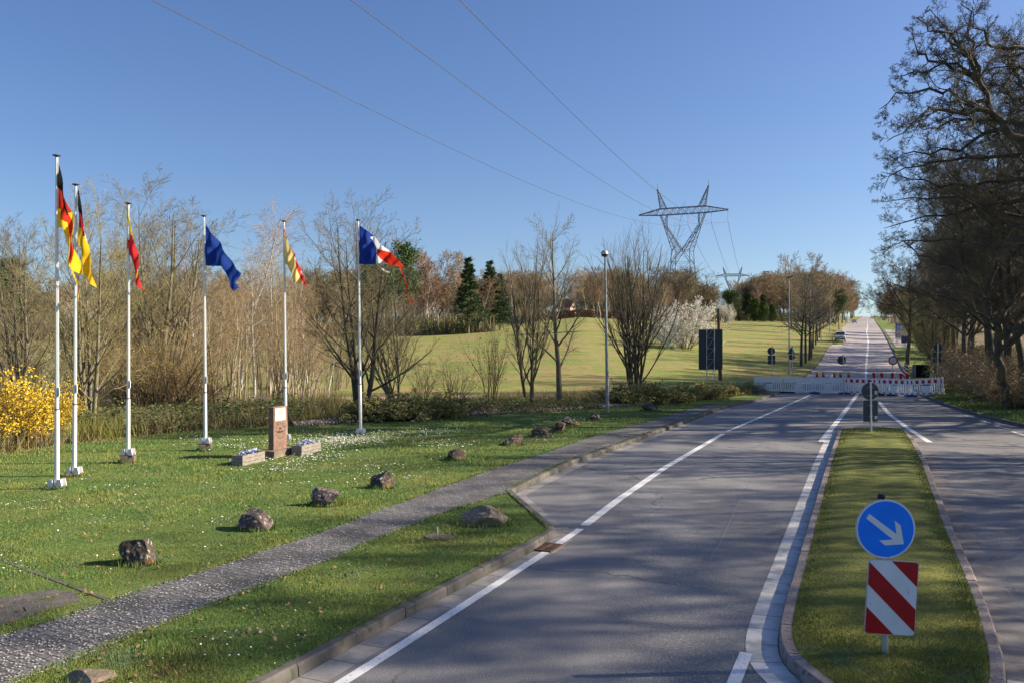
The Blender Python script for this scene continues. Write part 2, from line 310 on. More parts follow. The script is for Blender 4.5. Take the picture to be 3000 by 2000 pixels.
class MB:
    def __init__(s): s.v = []; s.f = []; s.m = []; s.mats = []
    def mi(s, m):
        if m not in s.mats: s.mats.append(m)
        return s.mats.index(m)
    def add(s, V, Fc, m):
        b = len(s.v); s.v += [tuple(x) for x in V]; k = s.mi(m)
        for f in Fc: s.f.append([b + i for i in f]); s.m.append(k)
    def box(s, c, d, m, rz=0.0, ry=0.0, rx=0.0):
        mt = Matrix.Rotation(rz, 3, 'Z') @ Matrix.Rotation(ry, 3, 'Y') @ Matrix.Rotation(rx, 3, 'X')
        V = [Vector(c) + mt @ Vector((x * d[0] / 2, y * d[1] / 2, z * d[2] / 2)) for x in (-1, 1) for y in (-1, 1) for z in (-1, 1)]
        s.add(V, [(0, 1, 3, 2), (4, 6, 7, 5), (0, 4, 5, 1), (2, 3, 7, 6), (0, 2, 6, 4), (1, 5, 7, 3)], m); return s
    def cyl(s, p0, p1, r0, m, r1=None, k=12, cap=True):
        p0 = Vector(p0); p1 = Vector(p1); r1 = r0 if r1 is None else r1
        d = (p1 - p0).normalized(); a = d.orthogonal().normalized(); b = d.cross(a)
        V = []
        for p, r in ((p0, r0), (p1, r1)):
            for i in range(k):
                t = 2 * math.pi * i / k; V.append(p + a * r * math.cos(t) + b * r * math.sin(t))
        Fc = [(i, (i + 1) % k, k + (i + 1) % k, k + i) for i in range(k)]
        if cap: Fc += [tuple(range(k - 1, -1, -1)), tuple(range(k, 2 * k))]
        s.add(V, Fc, m); return s
    def lathe(s, c, prof, m, k=16, axis=None):
        """profile list of (r, h) along axis from c"""
        c = Vector(c); ax = Vector(axis or (0, 0, 1)).normalized(); a = ax.orthogonal().normalized(); b = ax.cross(a)
        V = []
        for r, h in prof:
            for i in range(k):
                t = 2 * math.pi * i / k; V.append(c + ax * h + (a * math.cos(t) + b * math.sin(t)) * r)
        Fc = []
        for j in range(len(prof) - 1):
            for i in range(k):
                Fc.append((j * k + i, j * k + (i + 1) % k, (j + 1) * k + (i + 1) % k, (j + 1) * k + i))
        Fc += [tuple(range(k - 1, -1, -1)), tuple(range((len(prof) - 1) * k, len(prof) * k))]
        s.add(V, Fc, m); return s
    def prism(s, pts, y0, y1, m, org=(0, 0, 0), rot=0.0, yaw=0.0):
        """outline pts (x,z) in a vertical plane, extruded from y0 to y1; rot about y, yaw about z"""
        mt = Matrix.Rotation(yaw, 3, 'Z') @ Matrix.Rotation(rot, 3, 'Y')
        n = len(pts); o = Vector(org)
        V = [o + mt @ Vector((x, y0, z)) for x, z in pts] + [o + mt @ Vector((x, y1, z)) for x, z in pts]
        Fc = [tuple(range(n)), tuple(range(2 * n - 1, n - 1, -1))] + [(i, n + i, n + (i + 1) % n, (i + 1) % n) for i in range(n)]
        s.add(V, Fc, m); return s
    def build(s, name, parent=None, smooth=False, bevel=0.0):
        me = bpy.data.meshes.new(name); me.from_pydata([tuple(v) for v in s.v], [], s.f)
        for m in s.mats: me.materials.append(m)
        me.polygons.foreach_set("material_index", s.m)
        me.update()
        bm = bmesh.new(); bm.from_mesh(me); bmesh.ops.recalc_face_normals(bm, faces=bm.faces); bm.to_mesh(me); bm.free()
        if smooth:
            me.polygons.foreach_set("use_smooth", [True] * len(me.polygons))
            me.set_sharp_from_angle(angle=R(40))
        o = link_mesh(name, me, parent)
        if bevel:
            b = o.modifiers.new("bevel", 'BEVEL'); b.width = bevel; b.segments = 2; b.limit_method = 'ANGLE'
        return o
def circle(r, k=40, c=(0, 0)): return [(c[0] + r * math.cos(2 * math.pi * i / k), c[1] + r * math.sin(2 * math.pi * i / k)) for i in range(k)]
def rrect(w, h, r, k=5):
    P = []
    for cx, cz, a0 in ((w / 2 - r, h / 2 - r, 0), (-w / 2 + r, h / 2 - r, 90), (-w / 2 + r, -h / 2 + r, 180), (w / 2 - r, -h / 2 + r, 270)):
        for i in range(k + 1):
            a = R(a0 + 90 * i / k); P.append((cx + r * math.cos(a), cz + r * math.sin(a)))
    return P
# ------------------------------------------------------------------ terrain
UN = np.array([-0.75, -0.6, -0.3, -0.08, 0.08, 0.308, 0.416, 0.6])
PROF = [
    ([0, 16, 20, 30, 45, 60, 150, 300, 1500, 5000], [0, 0, -.12, -.12, -.25, -.3, 3.0, 5.5, 24, 60]),
    ([0, 16, 20, 30, 45, 60, 150, 300, 1500, 5000], [0, 0, -.12, -.12, -.25, -.3, 3.0, 5.5, 24, 60]),
    ([0, 16, 22, 30, 45, 60, 150, 300, 1500, 5000], [0, 0, -.14, -.10, -.25, -.3, 3.3, 6.0, 26, 60]),
    ([0, 30, 45, 60, 100, 150, 300, 1500, 5000], [0, 0, -.15, -.35, 1.2, 4.1, 8.5, 32, 60]),
    ([0, 30, 45, 60, 80, 200, 300, 400, 1500, 5000], [0, 0, -.15, -.4, .5, 8.8, 11.5, 14, 45, 70]),
    ([0, 40, 55, 70, 86, 110, 150, 250, 400, 1500, 5000], [0, -.05, -.2, -.3, -.25, .9, 3.3, 9.0, 13, 45, 70]),
    ([0, 37, 55, 70, 86, 100, 120, 139, 156, 200, 250, 300, 375, 543, 900, 1500, 5000], [0, -.05, -.2, -.33, -.4, .05, 1.15, 2.2, 3.0, 5.0, 7.1, 8.9, 11.5, 18, 29.5, 42, 70]),
    ([0, 37, 55, 86, 139, 156, 250, 375, 543, 900, 1500, 5000], [0, -.05, -.2, -.3, 2.0, 2.8, 6.5, 10.5, 17, 29, 42, 70]),
]
def T(X, Y):
    X = np.asarray(X, float); Y = np.asarray(Y, float)
    u = np.clip(X / np.maximum(Y, 5.0), UN[0], UN[-1])
    Z = np.stack([np.interp(Y, a, b) for a, b in PROF])
    j = np.clip(np.searchsorted(UN, u) - 1, 0, len(UN) - 2)
    w = (u - UN[j]) / (UN[j + 1] - UN[j])
    Zf = Z.reshape(len(PROF), -1); jf = j.ravel(); ar = np.arange(jf.size)
    return (Zf[jf, ar] * (1 - w.ravel()) + Zf[jf + 1, ar] * w.ravel()).reshape(X.shape)
LAWN = 0.11
_YS = np.concatenate([np.linspace(5, 60, 1400), np.linspace(60, 1200, 6000)])
def ground_at(x, y, off=0.0, ymin=5.0):
    """photo pixel -> point on the ground surface raised by off"""
    u = (x - 1500) / F; X = u * _YS
    h = CAMH - (T(X, _YS) + off) - (y - 1000) / F * _YS
    s = np.where((h[:-1] > 0) & (h[1:] <= 0) & (_YS[:-1] >= ymin))[0]
    if len(s) == 0:
        Y = 400.0
    else:
        i = s[0]; Y = _YS[i] + (_YS[i + 1] - _YS[i]) * h[i] / (h[i] - h[i + 1])
    return Vector((u * Y, Y, float(T(u * Y, Y)) + off))
def at_depth(x, Y, off=0.0):
    X = (x - 1500) / F * Y; return Vector((X, Y, float(T(X, Y)) + off))
# kerb lines as X(Y)
def px_line(pts, off=0.0):
    q = [ground_at(x, y, off) for x, y in pts]; return [(p.x, p.y) for p in q]
KL = [(-60, -33.2)] + [(y, x) for x, y in px_line([(842, 2000), (1148, 1830), (1415, 1689), (1573, 1609), (1633, 1567), (1501, 1450), (1682, 1360), (1801, 1318), (2000, 1243), (2125, 1195), (2206, 1178), (2282, 1153.5)])]
KL += [(64, 20.6), (86, 29.7), (110, 39.9), (136, 50.4), (143.0, 53.6), (144.6, 56.2), (160, 62.2), (235, 91), (300, 118), (543, 221), (900, 370), (1500, 618), (5000, 2070)]
KL = np.array(KL); KLY, KLX = KL[:, 0], KL[:, 1]
KR = [(-60, 14), (0, 15.5), (10, 16.2), (20, 17.6), (28, 19.0)] + [(y, x) for x, y in sorted(px_line([(2944.5, 1238), (2868, 1218.7), (2810, 1201), (2753, 1182), (2692, 1153.6)]), key=lambda p: p[1])]
KR += [(62, 29.3), (86, 39.8), (139, 61.8), (200, 87.2), (300, 128.8), (543, 230), (900, 379), (1500, 628.5), (5000, 2086)]
KR = np.array(KR); KRY, KRX = KR[:, 0], KR[:, 1]
xkl = lambda Y: np.interp(Y, KLY, KLX)
xkr = lambda Y: np.interp(Y, KRY, KRX)
KW = 0.15
# gravel track / litter band
LITT_PX = [(-300, 1345), (0, 1335), (200, 1305), (400, 1283), (600, 1262), (900, 1243), (1100, 1228), (1400, 1212), (1700, 1196), (1900, 1183), (2100, 1165), (2170, 1158)]
LB = np.array([((p.x / p.y), p.y) for p in [ground_at(x, y, LAWN) for x, y in LITT_PX]])
TR_PX = [(-300, 1176), (230, 1174), (700, 1170), (1075, 1168), (1350, 1162), (1600, 1154), (1916, 1143), (2140, 1137), (2215, 1134)]
TR = [ground_at(x, y, LAWN) for x, y in TR_PX]
TB = np.array([(p.x / p.y, p.y) for p in TR])
def attrs(X, Y):
    u = X / np.maximum(Y, 4)
    lb = np.interp(u, LB[:, 0], LB[:, 1]); tb = np.interp(u, TB[:, 0], TB[:, 1])
    lit = np.clip((Y - lb) / 1.2 + 0.5, 0, 1) * np.clip((tb - 1.0 - Y) / 3 + .5, 0, 1)
    lit = np.where(u < -0.12, np.clip((Y - lb) / 1.2 + .5, 0, 1) * np.clip((62 - Y) / 8, 0, 1) * .75, lit)
    lit = np.where((u > 0.30), 0, lit)
    fld = np.clip((Y - lb - 2) / 6, 0, 1)
    return lit, fld
rows = np.unique(np.concatenate([np.linspace(-60, 4, 20), np.linspace(4, 60, 190), np.linspace(60, 200, 90), np.geomspace(200, 5000, 60), KLY, KRY]))
def sheet(name, xa, xb, zoff, ncol, m, power=1.0, kind='structure', attr=None, rws=rows):
    """grid between x=xa(Y) and x=xb(Y)"""
    t = np.linspace(0, 1, ncol) ** power
    A = xa(rws)[:, None]; B = xb(rws)[:, None]
    X = A + (B - A) * t[None, :]; Y = np.repeat(rws[:, None], ncol, 1)
    Z = T(X, Y) + zoff
    V = np.stack([X, Y, Z], -1).reshape(-1, 3)
    nr = len(rws); i = np.arange(nr - 1)[:, None] * ncol + np.arange(ncol - 1)[None, :]
    q = np.stack([i, i + 1, i + ncol + 1, i + ncol], -1).reshape(-1, 4)
    me = raw_mesh(name, V, [q], [m])
    if attr is not None:
        l_, f_ = attr(X.ravel(), Y.ravel())
        for nm, val in (('litter', l_), ('field', f_)):
            a = me.attributes.new(nm, 'FLOAT', 'POINT'); a.data.foreach_set('value', val.astype(np.float32))
    o = link_mesh(name, me); tag(o, kind=kind); return o
sheet('ground', lambda Y: xkl(Y) - KW, lambda Y: -np.maximum(60, 0.9 * Y + 25) - 0 * Y, LAWN, 150, M['ground'], 1.7, attr=attrs)
def attrs_r(X, Y):
    d = X - xkr(Y)
    lit = np.clip((d - np.where(Y < 60, 3.0, 5.0)) / 2.0, 0, 1)
    return lit, np.zeros_like(lit) + .15
sheet('verge', lambda Y: xkr(Y) + KW, lambda Y: np.maximum(90, 1.0 * Y + 60), LAWN, 80, M['ground'], 1.7, attr=attrs_r)
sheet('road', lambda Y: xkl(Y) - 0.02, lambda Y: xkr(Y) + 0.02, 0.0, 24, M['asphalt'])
# ---- strips and kerbs
def resample(P, step):
    P = np.array([(p[0], p[1]) for p in P], float)
    d = np.concatenate(([0], np.cumsum(np.hypot(*np.diff(P, axis=0).T)))); n = max(2, int(round(d[-1] / step)) + 1)
    s = np.linspace(0, d[-1], n); return np.stack([np.interp(s, d, P[:, 0]), np.interp(s, d, P[:, 1])], 1), s
def normals(P, closed=False):
    if closed: t = np.roll(P, -1, 0) - np.roll(P, 1, 0)
    else: t = np.gradient(P, axis=0)
    t /= np.hypot(t[:, 0], t[:, 1])[:, None] + 1e-9
    return np.stack([t[:, 1], -t[:, 0]], 1)       # right-hand side of travel
def strip(name, P, a, b, zoff, m, step=0.4, kind='structure', taper=None):
    Q, s = resample(P, step); n = normals(Q)
    A = Q + n * a; B = Q + n * b; cols = []
    for k in (0, .5, 1):
        C = A + (B - A) * k; cols.append(np.stack([C[:, 0], C[:, 1], T(C[:, 0], C[:, 1]) + zoff], 1))
    V = np.stack(cols, 1).reshape(-1, 3); nr = len(Q)
    i = np.arange(nr - 1)[:, None] * 3 + np.arange(2)[None, :]
    q = np.stack([i, i + 1, i + 4, i + 3], -1).reshape(-1, 4)
    me = raw_mesh(name, V, [q], [m], smooth=False)
    uvl = me.uv_layers.new(name='UVMap')
    uvv = np.stack([np.repeat(s, 3), np.tile([a, (a + b) / 2, b], nr)], 1)
    li = np.zeros(len(me.loops), dtype=np.int32); me.loops.foreach_get('vertex_index', li)
    uvl.data.foreach_set('uv', uvv[li].astype(np.float32).ravel())
    o = link_mesh(name, me)
    if kind: tag(o, kind=kind)
    return o
def kerb(name, P, w, h, m, block=1.0, gap=0.012, side=1, seed=1, closed=False):
    """blocks along P; face on P, body to `side` (right-hand = +1)"""
    Q, s = resample(P, 0.1 if block < 5 else .5); nn = normals(Q); rg = random.Random(seed)
    V = []; Fc = []; L = s[-1]; t = 0.0
    while t < L - 0.05:
        e = min(L, t + block * rg.uniform(.96, 1.04)); ns = max(2, int((e - t) / 0.25) + 1)
        ss = np.linspace(t + gap / 2, e - gap / 2, ns)
        dz = rg.uniform(-.006, .006); dn = rg.uniform(-.005, .005)
        b0 = len(V)
        for q in ss:
            x = np.interp(q, s, Q[:, 0]); y = np.interp(q, s, Q[:, 1]); nx = np.interp(q, s, nn[:, 0]) * side; ny = np.interp(q, s, nn[:, 1]) * side
            z = float(T(x, y))
            for (o_, hh) in ((0, -.08), (.01, h * .8), (.03, h), (w, h), (w, -.08)):
                V.append((x + nx * (o_ + dn), y + ny * (o_ + dn), z + hh + (dz if hh > 0 else 0)))
        for i in range(ns - 1):
            for k in range(4):
                a = b0 + i * 5 + k; Fc.append((a, a + 1, a + 6, a + 5))
        Fc.append(tuple(b0 + k for k in range(4, -1, -1))); Fc.append(tuple(b0 + (ns - 1) * 5 + k for k in range(5)))
        t = e
    me = bpy.data.meshes.new(name); me.from_pydata(V, [], Fc); me.materials.append(m)
    bm = bmesh.new(); bm.from_mesh(me); bmesh.ops.recalc_face_normals(bm, faces=bm.faces); bm.to_mesh(me); bm.free()
    o = link_mesh(name, me); tag(o, kind='structure'); return o
def kpts(YY, XX, y0, y1):
    ys = np.unique(np.concatenate([[y0, y1], YY[(YY > y0) & (YY < y1)]])); return [(float(np.interp(y, YY, XX)), float(y)) for y in ys]
kerb('kerb', kpts(KLY, KLX, 1.0, 143.0), KW, 0.125, M['kerb'], side=-1)
kerb('kerb', kpts(KRY, KRX, 5.0, 150.0), KW, 0.125, M['kerb'], side=1, seed=2)
kerb('kerb', kpts(KLY, KLX, 144.7, 420.0), KW, 0.125, M['kerb_red'], block=8, side=-1, seed=3)
kerb('kerb', kpts(KRY, KRX, 150.0, 420.0), KW, 0.125, M['kerb'], block=8, side=1, seed=4)
strip('gutter', kpts(KLY, KLX, 1.0, 14.9), 0.0, 0.32, 0.004, M['gutter'])
strip('gutter', kpts(KLY, KLX, 15.1, 46.0), 0.0, 0.26, 0.0045, M['gutter'])
# ---- footpath
UP = px_line([(0, 1861), (170, 1812.5), (323, 1757), (540, 1689), (850, 1587), (1000, 1536), (1274, 1434), (1427, 1379), (1617.5, 1318), (1740, 1276), (1874, 1240), (2027, 1196), (2110, 1180)], LAWN)
LO = px_line([(42, 2000), (204, 1934), (416.7, 1851), (723, 1734), (1000, 1623), (1197, 1539.6), (1347, 1486), (1469, 1446)], LAWN)
UPY = np.array([p[1] for p in UP]); UPX = np.array([p[0] for p in UP]); LOY = np.array([p[1] for p in LO]); LOX = np.array([p[0] for p in LO])
def ext(y, YY, XX):
    y = np.asarray(y, float); r = np.interp(y, YY, XX)
    s = (XX[1] - XX[0]) / (YY[1] - YY[0]); return np.where(y < YY[0], XX[0] + (y - YY[0]) * s, r)
xpu = lambda Y: np.where(Y > 46, xkl(Y) - KW - .1, np.minimum(ext(Y, UPY, UPX), xkl(Y) - KW - 0.1))
def xpl(Y): return np.where(Y < LOY[-1], ext(Y, LOY, LOX), xkl(Y) - KW - 0.004)
prow = np.linspace(2, 44, 260)
pth = sheet('footpath', xpu, xpl, LAWN + 0.008, 6, M['pavers'], rws=prow)
me = pth.data; uvl = me.uv_layers.new(name='UVMap')
co = np.zeros(len(me.vertices) * 3, np.float32); me.vertices.foreach_get('co', co); co = co.reshape(-1, 3)
ang = R(32); uvv = np.stack([co[:, 0] * math.cos(ang) - co[:, 1] * math.sin(ang), co[:, 0] * math.sin(ang) + co[:, 1] * math.cos(ang)], 1)
li = np.zeros(len(me.loops), np.int32); me.loops.foreach_get('vertex_index', li); uvl.data.foreach_set('uv', uvv[li].astype(np.float32).ravel())
strip('track', [(p.x, p.y) for p in TR], -1.7, 1.7, LAWN + 0.02, M['gravel'], step=1.0)
# edging + worn patch on the lawn
E0, E1 = ground_at(-60, 1615, LAWN), ground_at(318, 1757, LAWN)
strip('edging', [(E0.x, E0.y), (E1.x, E1.y)], -0.03, 0.03, LAWN + 0.008, M['dirt'])
def patch(name, poly, off, m, seed=0):
    rg = random.Random(seed); C = sum((Vector((p[0], p[1])) for p in poly), Vector((0, 0))) / len(poly); V = [(C.x, C.y)]
    Q, _ = resample(list(poly) + [poly[0]], 0.08)
    for q in Q[:-1]:
        k = 1 + rg.uniform(-.08, .05); V.append((C.x + (q[0] - C.x) * k, C.y + (q[1] - C.y) * k))
    n = len(V) - 1
    me = bpy.data.meshes.new(name); me.from_pydata([(x, y, float(T(x, y)) + off) for x, y in V], [], [(0, 1 + i, 1 + (i + 1) % n) for i in range(n)])
    me.materials.append(m); o = link_mesh(name, me); tag(o, kind='structure'); return o
patch('worn_patch', px_line([(-250, 1800), (60, 1740), (150, 1725), (225, 1735), (240, 1755), (190, 1775), (70, 1810), (0, 1835), (-200, 1880)], LAWN), LAWN + 0.006, M['dirt'])
# ---- side road to the right beyond the barrier
strip('side_road', [(.4164 * y + 4.4, y) for y in np.linspace(140, 235, 20)], 0.2, 3.0, LAWN + 0.03, M['asphalt'], step=4)
# ---- traffic island
ISL = [(2467.6, 1257), (2510, 1252.5), (2555.7, 1251), (2600, 1252), (2643.7, 1257), (2666, 1285), (2699.5, 1350), (2734.7, 1453.6), (2772, 1557), (2817.6, 1661), (2850.8, 1748), (2879.8, 1839), (2900.5, 1926), (2900, 2010), (2860, 2080), (2770, 2130), (2650, 2120), (2530, 2060), (2453, 2000), (2361.6, 1947), (2320, 1893), (2318, 1839), (2332.6, 1764.5), (2368, 1623.6), (2403, 1487), (2438, 1350), (2454, 1300)]
IP = px_line(ISL, 0.12)
IQ, _ = resample(IP + [IP[0]], 0.25); IQ = IQ[:-1]
for _ in range(2): IQ = (np.roll(IQ, 1, 0) + 2 * IQ + np.roll(IQ, -1, 0)) / 4
ic = IQ.mean(0); nI = normals(IQ, True)
if np.sum((IQ - ic) * nI) < 0: nI = -nI
def ring_poly(off):
    return IQ + nI * off
kr = ring_poly(0.14)
krl = [tuple(p) for p in kr] + [tuple(kr[0])]
# which side is inward?
area = 0.5 * np.sum(kr[:, 0] * np.roll(kr[:, 1], -1) - np.roll(kr[:, 0], -1) * kr[:, 1])
kerb('kerb', krl, 0.14, 0.13, M['kerb_red'], side=(1 if area < 0 else -1), seed=5, block=0.9, gap=.008)
gs = -1 if area < 0 else 1
ib = int(np.argmin(kr[:, 1])); ib2 = max(1, ib - 6)
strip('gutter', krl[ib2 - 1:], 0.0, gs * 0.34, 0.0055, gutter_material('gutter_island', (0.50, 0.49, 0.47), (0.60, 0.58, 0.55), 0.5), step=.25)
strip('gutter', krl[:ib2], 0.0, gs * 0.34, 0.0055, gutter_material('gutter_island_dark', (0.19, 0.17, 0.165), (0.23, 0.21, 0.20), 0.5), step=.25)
# island turf : fan of rings
def island_turf():
    rings = []; n = len(IQ)
    for k in np.linspace(0, 1, 9): rings.append(ic + (IQ - ic) * (1 - k * .999))
    V = []; 
    for k, r in enumerate(rings):
        for p in r: V.append((p[0], p[1], float(T(p[0], p[1])) + 0.125 + 0.05 * min(1, k / 3)))
    V = np.array(V); q = []
    for k in range(len(rings) - 1):
        for i in range(n): q.append((k * n + i, k * n + (i + 1) % n, (k + 1) * n + (i + 1) % n, (k + 1) * n + i))
    o = link_mesh('island_turf', raw_mesh('island_turf', V, [np.array(q)], [M['moss']])); tag(o, kind='structure')
island_turf()
# ---- road markings
def marking(pts, w, step=0.5, off=0.009):
    return strip('road_marking', px_line(pts), -w / 2, w / 2, off, M['paint'], step=step)
marking([(920, 2052), (1002, 2000), (1161, 1900), (1472, 1700), (1598, 1618), (1700, 1549)], .13)
marking([(1712, 1539), (1816, 1460), (1950, 1368), (2118, 1270)], .17)
marking([(2132, 1262), (2265, 1205), (2376, 1155)], .15)
marking([(2406, 1293), (2462, 1222), (2516, 1149)], .20)
marking([(2573, 1174.6), (2609, 1216), (2659, 1253), (2724, 1295)], .19)
marking([(2186, 1912), (2150, 2000), (2120, 2080)], .13)
for a, b in (((2829.7, 1216.7), (2858, 1223.6)), ((2870, 1230.5), (2904, 1239)), ((2916, 1246.6), (2954, 1255)), ((2965.6, 1263.4), (3004, 1275))): marking([a, b], .14)
marking([(2431, 1108), (2444.7, 1089.6)], .22)
strip('road_marking', [(.4164 * y + .15 * math.sin(y * .05), y) for y in np.linspace(84, 330, 60)], -.12, .12, 0.012, M['paint'], step=2)
for y in range(340, 700, 24): strip('road_marking', [(.4164 * y, y), (.4164 * (y + 10), y + 10)], -.12, .12, 0.02, M['paint'], step=3)
for pts in ([(2150, 1324), (2240, 1325), (2264, 1357), (2220, 1390), (2190, 1425), (2150, 1500), (2110, 1590), (2080, 1640)], [(1700, 1490), (1730, 1465), (1760, 1440)], [(2262, 1268), (2330, 1235), (2400, 1200)]):
    strip('crack_seal', px_line(pts), -.018, .018, 0.006, M['seal'], step=.3)
# ------------------------------------------------------------------ vegetation generator
UP3 = np.array([0, 0, 1.0])
def unit(v): return v / (np.linalg.norm(v, axis=-1, keepdims=True) + 1e-9)
def grow(rg, base, d, L, r0, r1, n, wob, lift):
    Nn = len(base); P = np.zeros((Nn, n, 3)); P[:, 0] = base; d = unit(d)
    for i in range(1, n):
        d = unit(d + rg.normal(0, wob, (Nn, 3)) + UP3 * lift)
        P[:, i] = P[:, i - 1] + d * (L / (n - 1))[:, None]
    t = np.linspace(0, 1, n)[None, :]
    return P, r0[:, None] * (1 - t) + r1[:, None] * t
def spawn(rg, P, Rr, m, tmin, tmax, ang, angv):
    Nn, n, _ = P.shape
    t = tmin + (tmax - tmin) * (np.arange(m)[None, :] + rg.random((Nn, m))) / m
    f = t * (n - 1); i = np.clip(f.astype(int), 0, n - 2); w = (f - i)[..., None]
    ar = np.arange(Nn)[:, None]
    pos = P[ar, i] * (1 - w) + P[ar, i + 1] * w
    tan = unit(P[ar, i + 1] - P[ar, i])
    ref = np.where(np.abs(tan[..., 2:3]) > .9, np.array([1., 0, 0]), UP3)
    a = unit(np.cross(tan, ref)); b = np.cross(tan, a)
    az = (rg.random((Nn, 1)) * 6.28 + np.arange(m)[None, :] * 2.4 + rg.normal(0, .4, (Nn, m)))[..., None]
    A = np.radians(rg.normal(ang, angv, (Nn, m)))[..., None]
    d = tan * np.cos(A) + (a * np.cos(az) + b * np.sin(az)) * np.sin(A)
    rp = (Rr[ar, i] * (1 - w[..., 0]) + Rr[ar, i + 1] * w[..., 0])
    return pos.reshape(-1, 3), d.reshape(-1, 3), rp.ravel(), t.ravel()
def tubes(sets):
    VV = []; QQ = []; off = 0
    for P, Rr, k in sets:
        Nn, n, _ = P.shape
        tan = unit(np.gradient(P, axis=1)); md = unit(P[:, -1] - P[:, 0])[:, None, :]
        ref = np.where(np.abs(md[..., 2:3]) > .85, np.array([1., 0, 0]), UP3)
        a = unit(np.cross(tan, np.broadcast_to(ref, tan.shape))); b = np.cross(tan, a)
        th = 2 * np.pi * np.arange(k) / k
        V = P[:, :, None, :] + Rr[:, :, None, None] * (a[:, :, None, :] * np.cos(th)[None, None, :, None] + b[:, :, None, :] * np.sin(th)[None, None, :, None])
        VV.append(V.reshape(-1, 3))
        c = np.arange(Nn)[:, None, None] * n * k; i = np.arange(n - 1)[None, :, None] * k; j = np.arange(k)[None, None, :]; j2 = (j + 1) % k
        QQ.append((np.stack([c + i + j, c + i + j2, c + i + k + j2, c + i + k + j], -1)).reshape(-1, 4) + off)
        off += Nn * n * k
    return np.concatenate(VV), np.concatenate(QQ)
def quads(rg, C, size, dirs=None, asp=1.0, jit=.4):
    """small randomly turned leaf faces centred on C"""
    n = len(C); a = unit(rg.normal(0, 1, (n, 3))) if dirs is None else unit(dirs + rg.normal(0, jit, (n, 3)))
    b = unit(np.cross(a, rg.normal(0, 1, (n, 3)))); s = (size * rg.uniform(.6, 1.3, n))[:, None]
    V = np.stack([C - a * s - b * s * asp, C + a * s - b * s * asp, C + a * s + b * s * asp, C - a * s + b * s * asp], 1).reshape(-1, 3)
    return V, np.arange(n * 4).reshape(-1, 4)
def skeleton(seed, H=10., stems=1, tilt=6., r=.16, levels=(), s_wob=.05, s_lift=.03, s_n=9, split=2, hvar=.15, base_r=.12, rmin=.0048):
    """returns trunk tube sets and crown tube sets. level = (m, tmin, tmax, ang, angv, lenratio, fall, n, wob, lift, rr, k)"""
    rg = np.random.default_rng(seed)
    az = rg.random(stems) * 6.28 if stems < 3 else np.arange(stems) * 6.28 / stems + rg.normal(0, .3, stems)
    tl = np.radians(np.abs(rg.normal(tilt, tilt * .45, stems)))
    d = np.stack([np.sin(tl) * np.cos(az), np.sin(tl) * np.sin(az), np.cos(tl)], 1)
    base = np.stack([np.cos(az), np.sin(az), np.zeros(stems)], 1) * (base_r if stems > 1 else 0); base[:, 2] = -.25
    L = H * (1 - rg.random(stems) * hvar) * 1.0 + .25
    r0 = np.full(stems, r) * rg.uniform(.75, 1.1, stems) * (1 if stems == 1 else 1)
    P, Rr = grow(rg, base, d, L, r0, r0 * .12, s_n, s_wob, s_lift)
    sets = [(P, Rr, 8)]; Lp = L
    for (m, t0, t1, an, av, lr, fall, n, wob, lift, rr, k) in levels:
        b, dd, rp, t = spawn(rg, P, Rr, m, t0, t1, an, av)
        tn = (t - t0) / (t1 - t0)
        L = np.repeat(Lp, m) * lr * (1 - fall * tn) * rg.uniform(.7, 1.15, len(b))
        r0 = np.maximum(rp * rr, rmin); P, Rr = grow(rg, b, dd, L, r0, np.maximum(r0 * .3, rmin * .7), n, wob, lift)
        sets.append((P, Rr, k)); Lp = L
    f_ = H / np.percentile(sets[-1][0][..., 2].max(1), 99.3)
    sets = [(p_ * f_, r_, k_) for p_, r_, k_ in sets]
    return sets[:split], sets[split:], sets[-1][0]
def tree_meshes(name, sk, mb, mt, extra=None):
    tr, cr, _ = sk
    V, Q = tubes(tr); m1 = raw_mesh(name + '_trunk', V, [Q], [mb])
    V, Q = tubes(cr); mats = [mt]; mi = np.zeros(len(Q), int)
    if extra:
        Ve, Qe, me_ = extra; mi = np.concatenate([mi, np.ones(len(Qe), int)]); Q = np.concatenate([Q, Qe + len(V)]); V = np.concatenate([V, Ve]); mats.append(me_)
    m2 = raw_mesh(name + '_crown', V, [Q], mats, mi)
    return (m1, m2)
LIB = {}
# wide multi-stemmed tree
L_A = [(11, .14, .96, 36, 8, .46, .50, 7, .07, .07, .5, 5), (7, .2, .97, 36, 9, .45, .35, 5, .08, .05, .5, 4), (6, .15, .97, 36, 10, .50, .3, 4, .08, .04, .5, 3), (4, .15, .97, 36, 12, .55, .3, 3, .08, .03, .6, 3)]
for s in (1, 2, 3): LIB['multi%d' % s] = tree_meshes('multi%d' % s, skeleton(10 + s, 10, 5, 8, .12, L_A, s_wob=.03, s_lift=.05), M['bark'], M['twig_lichen_sunlit' if s == 2 else 'twig'])
L_AD = [(12, .12, .96, 42, 8, .48, .45, 7, .07, .06, .5, 5), (7, .2, .97, 38, 9, .45, .35, 5, .08, .05, .5, 4), (6, .15, .97, 36, 10, .50, .3, 4, .08, .04, .5, 3), (3, .2, .97, 36, 12, .55, .3, 3, .08, .03, .6, 3)]
LIB['multid'] = tree_meshes('multid', skeleton(31, 10, 4, 6, .13, L_AD, s_wob=.03, s_lift=.05), M['bark_dark'], M['twig'])
